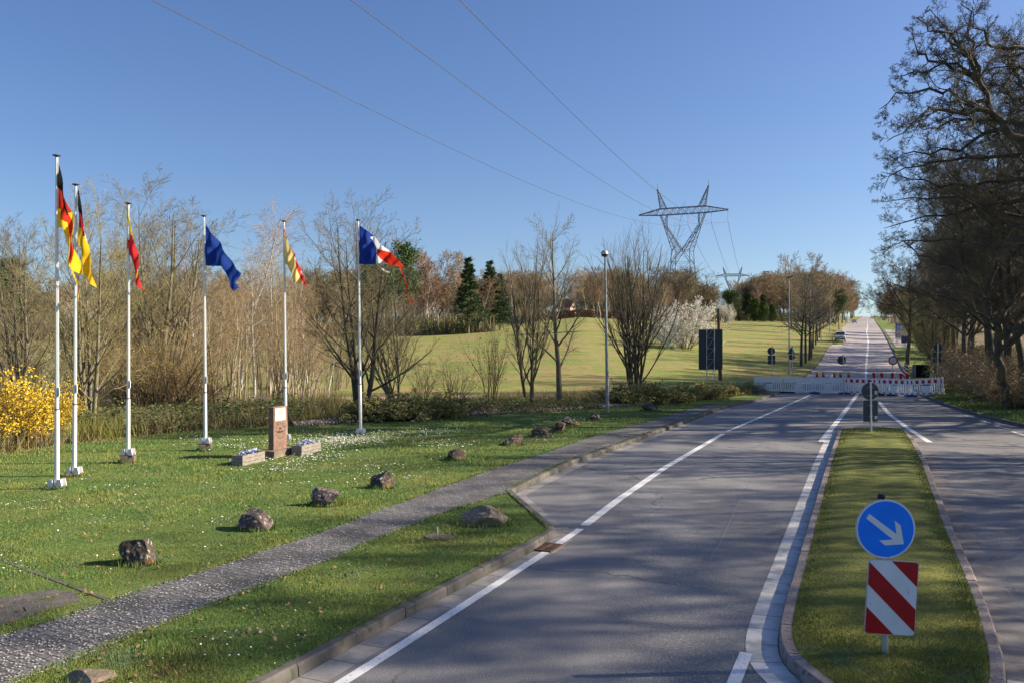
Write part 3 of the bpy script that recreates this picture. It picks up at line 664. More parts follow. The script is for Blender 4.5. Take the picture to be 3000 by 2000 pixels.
# broom-shaped tree with many upright rods
L_B = [(9, .08, .75, 30, 7, .62, .35, 8, .05, .07, .6, 5), (8, .15, .95, 22, 7, .50, .35, 6, .05, .06, .6, 4), (6, .2, .97, 26, 8, .42, .3, 4, .06, .05, .6, 3)]
LIB['broom1'] = tree_meshes('broom1', skeleton(21, 10, 8, 11, .10, L_B, base_r=.3), M['bark_dark'], M['twig_dark'])
LIB['broom2'] = tree_meshes('broom2', skeleton(22, 10, 3, 9, .12, L_B), M['bark_dark'], M['twig'])
# upright single
L_C = [(16, .22, .97, 45, 8, .42, .55, 7, .07, .09, .5, 5), (8, .2, .97, 38, 8, .45, .35, 5, .08, .06, .5, 4), (6, .15, .97, 36, 10, .5, .3, 4, .08, .05, .55, 3), (3, .2, .97, 36, 10, .5, .3, 3, .08, .03, .6, 3)]
for s in (1, 2): LIB['single%d' % s] = tree_meshes('single%d' % s, skeleton(40 + s, 10, 1, 3, .17, L_C), M['bark'], M['twig' if s == 1 else 'twig_brown'])
# birch
L_D = [(20, .28, .98, 32, 7, .34, .5, 6, .06, .05, .45, 4), (9, .2, .97, 38, 10, .45, .3, 5, .10, -.06, .45, 3), (7, .1, .97, 34, 10, .55, .2, 4, .10, -.12, .5, 3)]
for s, mm in ((1, 'twig_gold'), (2, 'twig_red'), (3, 'twig_red')): LIB['birch%d' % s] = tree_meshes('birch%d' % s, skeleton(50 + s, 10, 1 if s != 2 else 2, 4, .10, L_D, s_wob=.06), M['bark_birch'], M[mm])
# sapling
L_E = [(8, .25, .95, 30, 7, .40, .4, 6, .08, .06, .5, 4), (6, .2, .95, 34, 10, .45, .3, 4, .10, .03, .55, 3), (4, .2, .95, 34, 10, .5, .3, 3, .10, .02, .6, 3)]
for s, mm in ((1, 'twig_lichen_sunlit'), (2, 'twig_brown'), (3, 'twig_gold')): LIB['sapling%d' % s] = tree_meshes('sapling%d' % s, skeleton(60 + s, 10, 4, 9, .085, L_E, s_wob=.07, base_r=.35, rmin=.006), M['bark' if s == 1 else 'bark_sunlit'], M[mm])
# oak
L_F = [(15, .28, .98, 62, 10, .62, .42, 10, .13, .05, .55, 7), (10, .15, .97, 46, 10, .42, .3, 8, .15, .03, .5, 5), (9, .12, .97, 45, 12, .42, .25, 6, .16, .02, .5, 4), (8, .12, .97, 44, 14, .48, .2, 5, .16, .02, .55, 3), (5, .15, .97, 42, 14, .5, .2, 3, .14, .02, .6, 3)]
for s in (1, 2): LIB['oak%d' % s] = tree_meshes('oak%d' % s, skeleton(70 + s, 10, 1, 5, .22, L_F, s_wob=.07, rmin=.0042), M['bark_dark'], M['twig_dark'])
L_G = [(18, .08, .97, 55, 10, .50, .35, 8, .12, .05, .5, 5), (10, .15, .97, 44, 10, .42, .3, 6, .14, .02, .5, 4), (9, .15, .97, 42, 12, .45, .25, 4, .15, .0, .5, 3), (6, .15, .97, 40, 14, .5, .2, 3, .14, .0, .6, 3)]
for s in (1, 2): LIB['edge%d' % s] = tree_meshes('edge%d' % s, skeleton(80 + s, 10, 2, 7, .15, L_G, s_wob=.09, base_r=.25, rmin=.0045), M['bark_dark'], M['twig' if s == 1 else 'twig_lichen_sunlit'])  # second kind gets paler twigs, sunlight among the branches put into their colour
# far-away versions: fewer but sturdier twigs
L_FAR = [(16, .22, .97, 40, 8, .40, .5, 5, .08, .08, .5, 4), (9, .15, .97, 38, 8, .48, .3, 4, .10, .05, .5, 3), (7, .1, .97, 36, 10, .5, .3, 3, .1, .03, .5, 3)]
for s, mm in ((1, 'twig_brown'), (2, 'twig_brown'), (3, 'twig')): LIB['far%d' % s] = tree_meshes('far%d' % s, skeleton(200 + s, 10, 1 if s < 3 else 3, 5, .13, L_FAR, rmin=.020), M['bark'], M[mm])
L_FB = [(18, .25, .98, 30, 7, .34, .5, 5, .06, .05, .45, 4), (9, .2, .97, 36, 10, .45, .3, 4, .10, -.04, .45, 3), (6, .1, .97, 34, 10, .55, .2, 3, .10, -.10, .5, 3)]
for s, mm in ((1, 'twig_red'), (2, 'twig_red'), (3, 'twig_gold')): LIB['farbirch%d' % s] = tree_meshes('farbirch%d' % s, skeleton(210 + s, 10, 1 if s != 2 else 2, 4, .085, L_FB, s_wob=.05, rmin=.017), M['bark_birch'], M[mm])
# avenue tree
L_H = [(18, .30, .97, 60, 8, .42, .55, 7, .08, .06, .5, 5), (9, .15, .97, 42, 8, .45, .3, 5, .09, .04, .5, 4), (8, .15, .97, 40, 10, .5, .3, 4, .1, .02, .5, 3)]
LIB['avenue'] = tree_meshes('avenue', skeleton(91, 10, 1, 2, .19, L_H, rmin=.009), M['bark_dark'], M['twig_dark'])
# shrub skeleton users
L_S = [(7, .15, .95, 34, 9, .5, .3, 5, .12, .03, .6, 4), (6, .15, .95, 36, 10, .5, .3, 4, .14, .0, .6, 3), (4, .15, .95, 38, 12, .5, .3, 3, .14, .0, .6, 3)]
def shrub(name, seed, stems, tilt, mt, leafm=None, nleaf=0, ls=.05, H=10, lev=L_S, wob=.1, lift=-.01):
    sk = skeleton(seed, H, stems, tilt, .09, lev, s_wob=wob, s_lift=lift, split=1, hvar=.4, base_r=.8)
    ex = None
    if leafm:
        rg = np.random.default_rng(seed + 5); tips = np.concatenate([s[0].reshape(-1, 3) for s in sk[1]]); C = tips[rg.integers(0, len(tips), nleaf)] + rg.normal(0, ls * 1.2, (nleaf, 3))
        C = C[C[:, 2] > .1]
        Vq, Qq = quads(rg, C, ls); ex = (Vq, Qq, leafm)
    return tree_meshes(name, sk, M['bark_dark'], mt, ex)
LIB['forsythia'] = shrub('forsythia', 101, 30, 30, M['twig_brown'], M['forsythia'], 8500, .095)
LIB['blackthorn'] = shrub('blackthorn', 102, 22, 30, M['twig_brown'], M['bloom_cream'], 26000, .06)
LIB['olive_shrub'] = shrub('olive_shrub', 103, 26, 38, M['twig_lichen_sunlit'], M['leaf_olive'], 9000, .20)
LIB['bramble'] = shrub('bramble', 104, 26, 48, M['twig_brown'], M['leaf'], 1600, .22, wob=.16, lift=-.06)
LIB['thin_shrub'] = shrub('thin_shrub', 105, 12, 26, M['twig_dark'], M['leaf'], 500, .06)
LIB['yellow_shrub'] = shrub('yellow_shrub', 106, 20, 22, M['twig_gold'], M['forsythia_dull'], 2500, .035)
LIB['undergrowth'] = shrub('undergrowth', 107, 26, 30, M['twig_gold'], M['dry'], 4000, .10)
# conifers
def conifer(name, seed, kind, m):
    rg = np.random.default_rng(seed); H = 10.
    tr = grow(rg, np.array([[0, 0, -.2]]), np.array([[0, 0, 1.]]), np.array([H]), np.array([.16]), np.array([.02]), 8, .01, 0)
    nb = 150; t = rg.random(nb) ** .8
    if kind == 'spruce': z = .8 + t * 9.0; L = (1 - z / 10.2) * 2.5 * rg.uniform(.75, 1.1, nb) + .15; el = -.1 + .3 * t
    elif kind == 'thuja': z = .2 + t * 9.2; L = 2.1 * np.sqrt(np.clip(1 - (z / 10) ** 1.6, .03, 1)) * rg.uniform(.8, 1.1, nb) + .1; el = np.full(nb, .7)
    else: z = 4.0 + t * 5.8; L = 2.4 * np.sqrt(np.clip(1 - ((z - 6.5) / 4.2) ** 2, .05, 1)) * rg.uniform(.5, 1.15, nb); el = np.full(nb, .3)
    az = rg.random(nb) * 6.28; d = np.stack([np.cos(az), np.sin(az), el], 1)
    P, Rr = grow(rg, np.stack([0 * z, 0 * z, z - .3 * el * L], 1), d, L, np.full(nb, .04), np.full(nb, .01), 6, .06, .02)
    n = 70 if kind != 'pine' else 60
    tt = (rg.random((nb, n)) ** .6) * 4.999; i = tt.astype(int); w = (tt - i)[..., None]; ar = np.arange(nb)[:, None]
    C = P[ar, i] * (1 - w) + P[ar, i + 1] * w
    sp = {'spruce': .16, 'thuja': .22, 'pine': .26}[kind]
    C = C + rg.normal(0, 1, C.shape) * sp * (.4 + L[:, None, None] / 3); C[..., 2] -= .06
    C = C.reshape(-1, 3); dr = np.repeat(unit(d), n, 0)
    Vq, Qq = quads(rg, C, .10 if kind != 'pine' else .11, dr, asp=.35, jit=.5)
    Vt, Qt = tubes([(P, Rr, 3)])
    V, Q = tubes([(tr[0], tr[1], 8)]); m1 = raw_mesh(name + '_trunk', V, [Q], [M['bark']])
    m2 = raw_mesh(name + '_crown', np.concatenate([Vt, Vq]), [np.concatenate([Qt, Qq + len(Vt)])], [M['bark'], m], np.concatenate([np.zeros(len(Qt), int), np.ones(len(Qq), int)]))
    return (m1, m2)
LIB['spruce'] = conifer('spruce', 1, 'spruce', M['needle'])
LIB['thuja'] = conifer('thuja', 2, 'thuja', M['needle2'])
LIB['pine'] = conifer('pine', 3, 'pine', M['needle3'])
_rt = random.Random(5)
def plant(kind, pos, H, label, cat='tree', group=None, name='bare_tree', rz=None, w=1.0, lean=(0, 0)):
    s = H / 10.0
    e = empty(name, pos, _rt.uniform(0, 6.28) if rz is None else rz)
    e.scale = (s * w, s * w, s)
    e.rotation_euler = (lean[0], lean[1], e.rotation_euler[2])
    tag(e, label, cat, group)
    a, b = LIB[kind]; link_mesh('stems' if 'shrub' in name or 'bush' in name else 'trunk', a, e); link_mesh('crown', b, e)
    return e
def plant_px(kind, x, yb, yt, label, **kw):
    Y = kw.pop('Y', None)
    p = at_depth(x, Y, LAWN) if Y else ground_at(x, yb, LAWN, 8)
    yb2 = 1000 + (CAMH - p.z) * F / p.y
    return plant(kind, p, (yb2 - yt) * p.y / F, label, **kw)
# ---- named trees behind the lawn
plant_px('multi2', 262, 1262, 560, 'bare lichen covered tree rising out of the yellow bush behind the first two flagpoles', rz=.4, w=.95)
plant_px('multi1', 60, 1235, 640, 'bare tree at the left edge of the picture behind the yellow bush', rz=2.0)
plant_px('multi3', 480, 1205, 520, 'large round headed bare tree behind the red and yellow flag', rz=1.0, w=1.15)
plant_px('multi2', 395, 1190, 600, 'bare tree at the left flank of the large round headed tree', rz=4.0)
plant_px('birch1', 705, 1150, 590, 'birch with white stems and golden twigs behind the blue flag', name='birch_tree', rz=.3, w=1.15)
plant_px('birch1', 790, 1150, 640, 'slimmer birch with golden twigs just left of the pole behind the stone pillar', name='birch_tree', rz=2.3)
plant_px('multid', 1060, 1222, 555, 'dark many stemmed bare tree behind the blue white red flag', rz=.0, w=1.05)
plant_px('multi3', 1165, 1205, 760, 'smaller bare tree leaning right beside the dark many stemmed tree', rz=3.0, w=1.1, lean=(0, .12))
plant_px('broom2', 1555, 1198, 655, 'slender bare tree with a bent trunk in the middle of the picture', rz=1.2, w=.85, lean=(0, -.07))
plant_px('single1', 1640, 1188, 635, 'upright bare tree with one straight leader left of the grey lamp post', rz=.7, w=.95)
plant_px('broom1', 1862, 1150, 655, 'broom shaped bare tree with many upright rods right of the lamp post', rz=.2, w=.95)
plant_px('thin_shrub', 1330, 1182, 1030, 'low twiggy shrub standing alone before the pale track', cat='shrub', name='bare_shrub', rz=1.0, w=1.0)
plant_px('thin_shrub', 1240, 1180, 1040, 'small dark shrub left of the lone twiggy shrub', cat='shrub', name='bare_shrub', rz=2.0, w=.9)
plant_px('thin_shrub', 1440, 1190, 930, 'thin leaning sapling between the two bare trees and the lone shrub', cat='shrub', name='bare_shrub', rz=2.6, w=.5)
rg = random.Random(11)
# thicket of saplings
G1 = 'saplings in the thicket behind the flagpoles'
for i in range(85):
    x = rg.uniform(-160, 1010); y = rg.uniform(1140, 1225) - (0 if x < 500 else 10)
    h = rg.uniform(200, 430) * (1 - .35 * (x > 880)) * (.8 if x < 560 else 1)
    plant_px('sapling%d' % rg.choice((1, 2, 2, 3)), x, y, y - h, 'thin bare sapling in the crowded thicket behind the flagpoles', name='sapling', cat='sapling', group=G1, w=rg.uniform(.8, 1.2))
for i, (x, y, t) in enumerate([(395, 1225, 985), (480, 1222, 940), (560, 1215, 1010)]):
    plant_px('yellow_shrub', x, y, t, ['twiggy yellow lichen shrub just right of the third flagpole', 'tallest yellow lichen shrub between the third and fourth flagpoles', 'yellow lichen shrub just left of the fourth flagpole'][i], cat='shrub', name='lichen_shrub', w=1.3)
for i, (x, y, t, kd) in enumerate([(585, 1160, 700, 'birch3'), (640, 1175, 820, 'birch1'), (745, 1165, 760, 'birch3'), (850, 1170, 800, 'birch1'), (905, 1175, 860, 'birch3'), (960, 1165, 830, 'birch1'), (330, 1165, 800, 'birch3'), (150, 1170, 760, 'birch1')]):
    plant_px(kd, x, y, t, 'small pale stemmed birch standing in the thicket behind the flagpoles', name='birch_tree', group='small birches in the thicket', w=1.1)
# forsythia
for i, (x, y, t, w) in enumerate([(10, 1312, 1095, .85), (105, 1300, 1120, .75), (180, 1275, 1150, .7), (-120, 1320, 1080, 1.0)]):
    plant_px('forsythia', x, y, t, ['bright yellow flowering bush at the left edge of the picture', 'bright yellow flowering bush just left of the first flagpole', 'bright yellow flowering bush between the first and second flagpoles', 'yellow flowering bush just beyond the left edge'][i], cat='bush', name='flowering_bush', w=w)
# brambles and olive shrubs along the belt
BRL = ['low tangled bramble right of the yellow bush and second flagpole', 'low bramble just left of the third flagpole', 'low bramble just right of the third flagpole', 'low bramble midway between the third and fourth flagpoles', 'low bramble just right of the fourth flagpole', 'low bramble left of the memorial stone', 'low bramble right behind the memorial stone']
BR = [(260, 1268, 1190), (330, 1262, 1180), (420, 1260, 1185), (500, 1255, 1180), (660, 1245, 1175), (745, 1240, 1165), (800, 1235, 1160)]
for (x, y, t), l_ in zip(BR, BRL): plant_px('bramble', x, y, t, l_, cat='bramble', name='bramble_bush', group='brambles at the back edge of the lawn', w=1.9)
OL = [(1090, 1232, 1160), (1190, 1228, 1150), (1290, 1222, 1150), (1830, 1185, 1120), (1905, 1182, 1118), (1990, 1176, 1125), (2065, 1168, 1120), (2130, 1160, 1128)]
OLL = ['olive shrub right of the blue white red flagpole', 'olive shrub beneath the dark many stemmed tree', 'olive shrub left of the lone twiggy shrub', 'olive green shrub just right of the near lamp post', 'olive green shrub behind the rightmost boulder of the row', 'olive green shrub right of the broom shaped tree', 'olive green shrub below the large dark sign back', 'rightmost olive green shrub, nearest the barrier']
for (x, y, t), l_ in zip(OL, OLL): plant_px('olive_shrub', x, y, t, l_, cat='shrub', name='olive_shrub', group='olive green shrubs along the lawn edge', w=1.5)
for x, y, t in [(1380, 1212, 1165), (1450, 1208, 1160), (1560, 1205, 1165), (1650, 1198, 1160), (1720, 1195, 1160), (2170, 1152, 1120), (2210, 1145, 1118)]:
    plant_px('bramble', x, y, t, 'low brown tangle of stems between the lawn and the pale track', cat='bramble', name='bramble_bush', group='brown tangles beside the pale track', w=2.0)
# blossom
plant_px('blackthorn', 2010, 0, 878, 'large white blossoming bush in the field', cat='bush', name='blossoming_bush', Y=118, w=.95, rz=.5)
plant_px('blackthorn', 1945, 0, 900, 'smaller white blossoming bush behind the broom shaped tree', cat='bush', name='blossoming_bush', Y=124, w=.6, rz=2.5)
plant_px('blackthorn', 2122, 0, 888, 'narrow white blossoming bush left of the far conifers', cat='bush', name='blossoming_bush', Y=225, w=.8)
plant_px('blackthorn', 1438, 0, 920, 'tiny white blossoming bush at the far field edge behind the middle trees', cat='bush', name='blossoming_bush', Y=185, w=.5)
# far edge of the field
for x, t, k, l in [(1185, 715, 'pine', 'tall dark pine right of the blue white red flag'), (1125, 745, 'pine', 'dark pine directly behind the blue white red flag'), (1080, 770, 'pine', 'dark pine seen through the many stemmed tree'), (1372, 752, 'spruce', 'narrow dark spruce left of the pair of conifers'), (1435, 762, 'spruce', 'broad dark spruce left of the slender bent tree'), (1465, 800, 'spruce', 'short dark spruce at the foot of the broad one'), (1830, 800, 'pine', 'dark pine behind the grey lamp post'), (25, 760, 'pine', 'dark pine at the left edge behind the thicket')]:
    plant_px(k, x, 0, t, l, name='conifer_tree', Y=rg.uniform(140, 165) if x > 300 else 90, w=.8 if k == 'pine' else 1.2, cat='conifer')
G2 = 'birches along the far edge of the field'
for x, t in [(1262, 735), (1290, 730), (1330, 742), (1352, 760), (1245, 760), (1400, 800), (1500, 800), (1545, 790), (1585, 800), (1610, 820), (1690, 800), (1718, 795), (1745, 790), (1760, 800), (1790, 805), (1820, 800), (1880, 810), (1900, 800), (1930, 820), (1960, 830), (1990, 850), (1215, 800), (930, 800), (980, 790), (890, 810), (850, 800), (1035, 800)]:
    plant_px('farbirch%d' % rg.choice((1, 2, 2, 3)), x, 0, t + rg.uniform(-10, 14), 'rust red twigged birch in the row along the far field edge', name='birch_tree', group=G2, Y=rg.uniform(158, 185) if x < 1420 else rg.uniform(205, 240), w=1.25)
G3 = 'bare trees behind the far edge of the field'
for i in range(165):
    x = rg.uniform(-250, 900) if i < 38 else (rg.uniform(900, 2080) if i < 135 else rg.uniform(1480, 2080)); t = (790 if x > 850 else 790) + rg.uniform(-10, 70)
    if 1635 < x < 1695: x += 62
    plant_px(rg.choice(('far1', 'far2', 'far3', 'farbirch3')), x, 0, t, 'bare brownish tree in the wood behind the field', group=G3, Y=rg.uniform(165, 230) if x < 1400 else rg.uniform(240, 290), w=rg.uniform(1.4, 1.9))
plant_px('avenue', 2075, 0, 793, 'round crowned bare tree standing alone left of the small pylon', Y=250, w=1.6, rz=1.0)
for x, t, Y, k, l in [(2142, 852, 245, 'pine', 'bushy conifer left of the dark conifer group'), (2190, 850, 252, 'spruce', 'dark spruce in the middle of the conifer group'), (2212, 872, 246, 'thuja', 'green conifer at the left of the broad clipped looking group'), (2235, 862, 250, 'spruce', 'pointed dark spruce behind the broad conifers'), (2238, 882, 244, 'thuja', 'broad dark conifer in the middle of the group'), (2262, 890, 246, 'thuja', 'yellow green conifer at the right end of the group'), (2165, 905, 244, 'thuja', 'low conifer at the left of the group')]:
    plant_px(k, x, 0, t, l, name='conifer_tree', Y=Y, w=1.5, cat='conifer')
# hill wood
G4 = 'bare trees on the wooded rise beyond the field'
for i in range(85):
    x = rg.uniform(2145, 2450); Y = rg.uniform(270, 420)
    top = np.interp(x, [2150, 2190, 2265, 2330, 2440], [852, 818, 800, 800, 800]) + rg.uniform(-8, 35)
    plant_px(rg.choice(('far1', 'far2', 'far3', 'farbirch1')), x, 0, top, 'brownish bare tree on the wooded rise beyond the field', group=G4, Y=Y, w=rg.uniform(1.4, 1.9))
G5 = 'trees lining the left side of the far road'
for i in range(52):
    Y = 180 + i * 11; X = .4164 * Y - rg.uniform(9, 12) - (i % 3) * Y * .017
    plant(rg.choice(('farbirch2', 'far1', 'farbirch1', 'far2', 'far3')), (X, Y, float(T(X, Y)) + LAWN), rg.uniform(14, 18), 'bare reddish brown tree in the line left of the far road', group=G5, w=rg.uniform(.9, 1.2))
plant_px('pine', 2458, 0, 850, 'dark pine among the trees left of the far road', name='conifer_tree', Y=215, w=.9, cat='conifer')
AV = [(2347, 1073, 765), (2360.6, 1062.6, 790), (2371, 1054.5, 800), (2377.5, 1048, 815), (2381.6, 1021, 820), (2389.6, 1010.6, 830), (2394.7, 1000, 840), (2401, 990, 850)]
AVL = ['nearest and largest bare tree of the row left of the road beyond the barrier', 'second bare tree from the front of the roadside row', 'third bare tree from the front of the roadside row', 'fourth bare tree from the front of the roadside row'] + ['one of the hindmost bare trees of the roadside row'] * 4
for i, ((x, y, t), l) in enumerate(zip(AV, AVL)):
    plant_px('avenue', x, y, t, l, group='row of bare trees left of the road beyond the barrier', w=.95)
plant_px('thin_shrub', 2444, 1008, 966, 'small bare shrub just left of the parked white van', cat='shrub', name='bare_shrub', w=1.2)
# ---- right hand wood
def limbed_tree(name, label, trunk, limbs, seed, extra=6, wmat='twig_dark', rmin=.0052, lev=None):
    """trunk / limbs: lists of (px x, px y, distance Y); limbs carry a root radius; children grow from every limb"""
    rgn = np.random.default_rng(seed)
    def to3(pts, n):
        Q = np.array([((x - 1500) / F * Y, Y, CAMH + (1000 - y) / F * Y) for x, y, Y in pts])
        d = np.concatenate(([0], np.cumsum(np.linalg.norm(np.diff(Q, axis=0), axis=1)))); t = np.linspace(0, d[-1], n)
        out = np.stack([np.interp(t, d, Q[:, k]) for k in range(3)], 1); out[1:-1] += rgn.normal(0, .09, (n - 2, 3)); return out
    T3 = to3(trunk[0], 12); T3[0, 2] = float(T(T3[0, 0], T3[0, 1])) - .2; org = T3[0].copy()
    Pt = T3[None]; Rt = np.linspace(trunk[1], trunk[2], 12)[None]
    Pl = [to3(p, 12) for p, r in limbs]; Rl = [np.linspace(r, .012, 12) for p, r in limbs]
    fork = T3[-1]
    for k in range(extra):
        a = rgn.uniform(-1.3, 1.3); d = unit(np.array([math.cos(a), math.sin(a), rgn.uniform(.2, 1.1)])); st = T3[rgn.integers(6, 12)]
        P_, R_ = grow(rgn, st[None], d[None], np.array([rgn.uniform(6, 9)]), np.array([.11]), np.array([.012]), 12, .13, .04); Pl.append(P_[0]); Rl.append(R_[0])
    P = np.stack(Pl); Rr = np.stack(Rl); tr = [(Pt, Rt, 10), (P, Rr, 7)]; cr = []
    Lp = np.linalg.norm(np.diff(P, axis=1), axis=2).sum(1)
    for (m, t0, t1, an, av, lr, fall, n, wob, lift, rr, k) in (lev or LEV_OAK):
        b, dd, rp, t = spawn(rgn, P, Rr, m, t0, t1, an, av); L = np.repeat(Lp, m) * lr * (1 - fall * (t - t0) / (t1 - t0)) * rgn.uniform(.6, 1.2, len(b))
        r0 = np.maximum(rp * rr, rmin); P, Rr = grow(rgn, b, dd, L, r0, np.maximum(r0 * .3, rmin * .7), n, wob, lift); cr.append((P, Rr, k)); Lp = L
    for st in (tr, cr):
        for q in st: q[0][...] -= org
    a_, b_ = tree_meshes(name, (tr, cr, None), M['bark_dark'], M[wmat]); e = empty(name, tuple(org)); tag(e, label, 'tree'); link_mesh('trunk', a_, e); link_mesh('crown', b_, e)
LEV_OAK = [(14, .12, .97, 44, 10, .24, .45, 9, .14, .02, .45, 5), (9, .12, .97, 44, 12, .42, .3, 6, .16, .02, .5, 4), (8, .12, .97, 44, 14, .46, .2, 5, .17, .02, .55, 3), (4, .15, .97, 42, 14, .5, .2, 3, .15, .02, .6, 3)]
Z5 = lambda pts, Y0, Y1: [(2500 + x / 2.24, y / 2.24, Y0 + (Y1 - Y0) * i / (len(pts) - 1)) for i, (x, y) in enumerate(pts)]
limbed_tree('oak_tree', 'huge bare oak whose limbs reach in from the right edge at the top', ([(3130, 1262, 33), (3120, 900, 33), (3060, 560, 33), (3000, 411, 33)], .34, .22), [
    (Z5([(1120, 920), (1000, 800), (930, 740), (870, 600), (830, 520), (740, 370), (650, 270), (570, 150), (500, 60)], 33, 32), .17),
    (Z5([(960, 760), (860, 735), (650, 700), (500, 725), (400, 800), (300, 860), (220, 930)], 33, 31), .11),
    (Z5([(870, 600), (760, 510), (640, 460), (520, 400), (420, 350), (350, 200)], 33, 34.5), .10),
    (Z5([(900, 700), (770, 670), (600, 610), (450, 600), (300, 620), (170, 720)], 33, 32), .09),
    (Z5([(740, 370), (700, 300), (600, 230), (500, 210), (420, 120)], 32.5, 31), .07),
    (Z5([(830, 520), (760, 440), (560, 420), (420, 470), (230, 500)], 33, 34), .07),
    (Z5([(860, 580), (790, 420), (790, 250), (770, 100), (740, -60)], 33, 34), .09),
    (Z5([(1250, 340), (1120, 330), (980, 320), (900, 260), (820, 150), (780, 40)], 33, 32), .12),
    (Z5([(1250, 480), (1100, 455), (950, 450), (860, 440)], 33, 34), .08),
    (Z5([(1220, 700), (1100, 660), (960, 600), (900, 480)], 33, 35), .10),
    (Z5([(980, 800), (780, 760), (620, 820), (500, 870), (430, 830)], 33, 32), .07)], 301, extra=5)
limbed_tree('oak_tree', 'bare oak whose long lower limbs sweep left at the right edge, below the huge one', ([(3150, 1230, 38), (3120, 900, 38), (3090, 600, 38), (3080, 330, 38)], .30, .16), [
    (Z5([(1240, 860), (1050, 810), (900, 850), (780, 920), (650, 985), (500, 1000), (350, 1000), (240, 1090)], 38, 38), .12),
    (Z5([(1300, 1190), (1100, 1190), (850, 1210), (600, 1225), (400, 1180), (180, 1130)], 38, 39), .12),
    (Z5([(1330, 1330), (1120, 1320), (900, 1350), (700, 1390), (450, 1440), (200, 1500)], 38, 40), .12),
    (Z5([(1240, 1000), (1000, 1020), (820, 1050), (560, 1060), (300, 1120), (200, 1240)], 38, 38), .10),
    (Z5([(1300, 1500), (1000, 1480), (700, 1300), (450, 1290), (190, 1330)], 38, 40), .10),
    (Z5([(1250, 1600), (900, 1620), (600, 1560), (350, 1580), (170, 1650)], 38, 42), .09),
    (Z5([(1250, 760), (1100, 600), (1020, 420), (1000, 200)], 38, 39), .09)], 302, extra=5)
limbed_tree('oak_tree', 'bare tree with a dark leaning trunk standing on the verge near the right edge', ([(2960, 1194, 40), (2929, 1083, 40), (2914, 968, 40), (2891, 891, 40)], .22, .16), [
    ([(2891, 891, 40), (2845, 815, 40), (2822, 757, 40), (2818, 640, 40), (2780, 520, 40)], .12),
    ([(2914, 968, 40), (2860, 900, 39), (2760, 860, 39), (2680, 850, 38)], .07),
    ([(2891, 891, 40), (2920, 780, 40), (2900, 640, 41), (2930, 500, 41)], .10),
    ([(2914, 968, 40), (2970, 860, 40), (3040, 760, 40)], .08),
    ([(2870, 850, 40), (2800, 790, 40.5), (2700, 750, 41), (2640, 700, 41)], .07)], 303, extra=4)
limbed_tree('oak_tree', 'slimmer bare tree just right of the dark leaning trunk', ([(2996, 1190, 41), (2990, 1050, 41), (2960, 900, 41), (2955, 760, 41)], .16, .11), [
    ([(2955, 760, 41), (2930, 650, 41), (2880, 520, 41)], .07), ([(2960, 900, 41), (3020, 760, 41), (3060, 600, 41)], .07), ([(2975, 960, 41), (2900, 880, 41), (2800, 840, 41)], .06)], 304, extra=4)
plant('oak1', (29.5, 47, 0), 20, 'tall bare oak just behind the right end of the barrier', name='oak_tree', rz=3.4, w=.85)
plant('oak2', (34.0, 58, 0), 20, 'tall bare oak standing beyond the leaning beacons', name='oak_tree', rz=5.0, w=.85)
plant('oak1', (40.0, 71, 0), 20, 'tall bare oak beside the overturned bin', name='oak_tree', rz=1.5, w=.85)
plant('oak2', (30.0, 38.5, 0), 25, 'tallest bare oak, its trunk just past the right edge of the picture', name='oak_tree', rz=.3, w=.95)
G6 = 'trees of the dense bare wood right of the road'
for i, (X, Y, H) in enumerate([(31.5, 50, 14), (35.5, 64, 14), (41, 60, 16), (44, 84, 15), (46, 74, 18), (50, 96, 15), (55, 88, 18), (55, 108, 15), (60, 100, 18), (62, 122, 15), (68, 116, 18), (69, 138, 15), (76, 130, 17), (77, 154, 15), (86, 172, 15), (95, 190, 15), (104, 208, 15), (33, 38, 16), (38, 45, 18), (45, 62, 19), (48, 80, 9), (40, 88, 9), (45, 98, 9), (51, 112, 9), (58, 128, 9), (66, 146, 9), (52, 70, 19), (64, 90, 19), (40, 77, 13), (47, 104, 13)]):
    X += (1.2 if H > 10 else 3.5) if Y >= 80 else .8
    plant(rg.choice(('oak1', 'oak2')) if H > 10 and Y >= 60 else rg.choice(('edge1', 'edge2', 'oak2')) if H > 10 else 'edge2', (X, Y, float(T(X, Y)) + .05), H * 1.12, 'bare tangled tree in the dense wood right of the road', group=G6, name='bare_tree', w=.95)
for i in range(20):
    Y = 205 + i * 20; X = .4164 * Y + rg.uniform(8, 14)
    plant(rg.choice(('far1', 'far3', 'far2')), (X, Y, float(T(X, Y)) + .05), rg.uniform(11, 15), 'tree among those far up the right side of the road', group='trees far up the right side of the road')
# trees beside the right carriageway, just outside the picture: they throw the shade
for i, (X, Y, H, k) in enumerate([(27, 18.5, 18, 'edge2'), (26, 8, 18, 'oak1'), (26, 24, 17, 'multi1'), (28, 13, 19, 'oak2'), (25, 4, 16, 'multi3'), (37, 19, 20, 'multi2'), (36, 8, 19, 'single1'), (27, -6, 18, 'multi1')]):
    plant(k, (X, Y, .05), H, 'tall bare roadside tree just beyond the right edge of the picture', group='roadside trees just beyond the right edge', name='oak_tree', w=.95)
# understory on the right
for i, (x, y, t) in enumerate([(2975, 1200, 1090), (2890, 1172, 1070), (3010, 1195, 1040), (2840, 1152, 1050), (2850, 1120, 1000), (2815, 1105, 1005), (2870, 1145, 1020), (2745, 1050, 985), (2830, 1130, 1020), (2930, 1165, 1030)]):
    plant_px('undergrowth', x, y, t, 'tangled golden brown undergrowth bush at the edge of the right wood', cat='bush', name='undergrowth_bush', group='undergrowth bushes at the edge of the right wood', w=1.3)
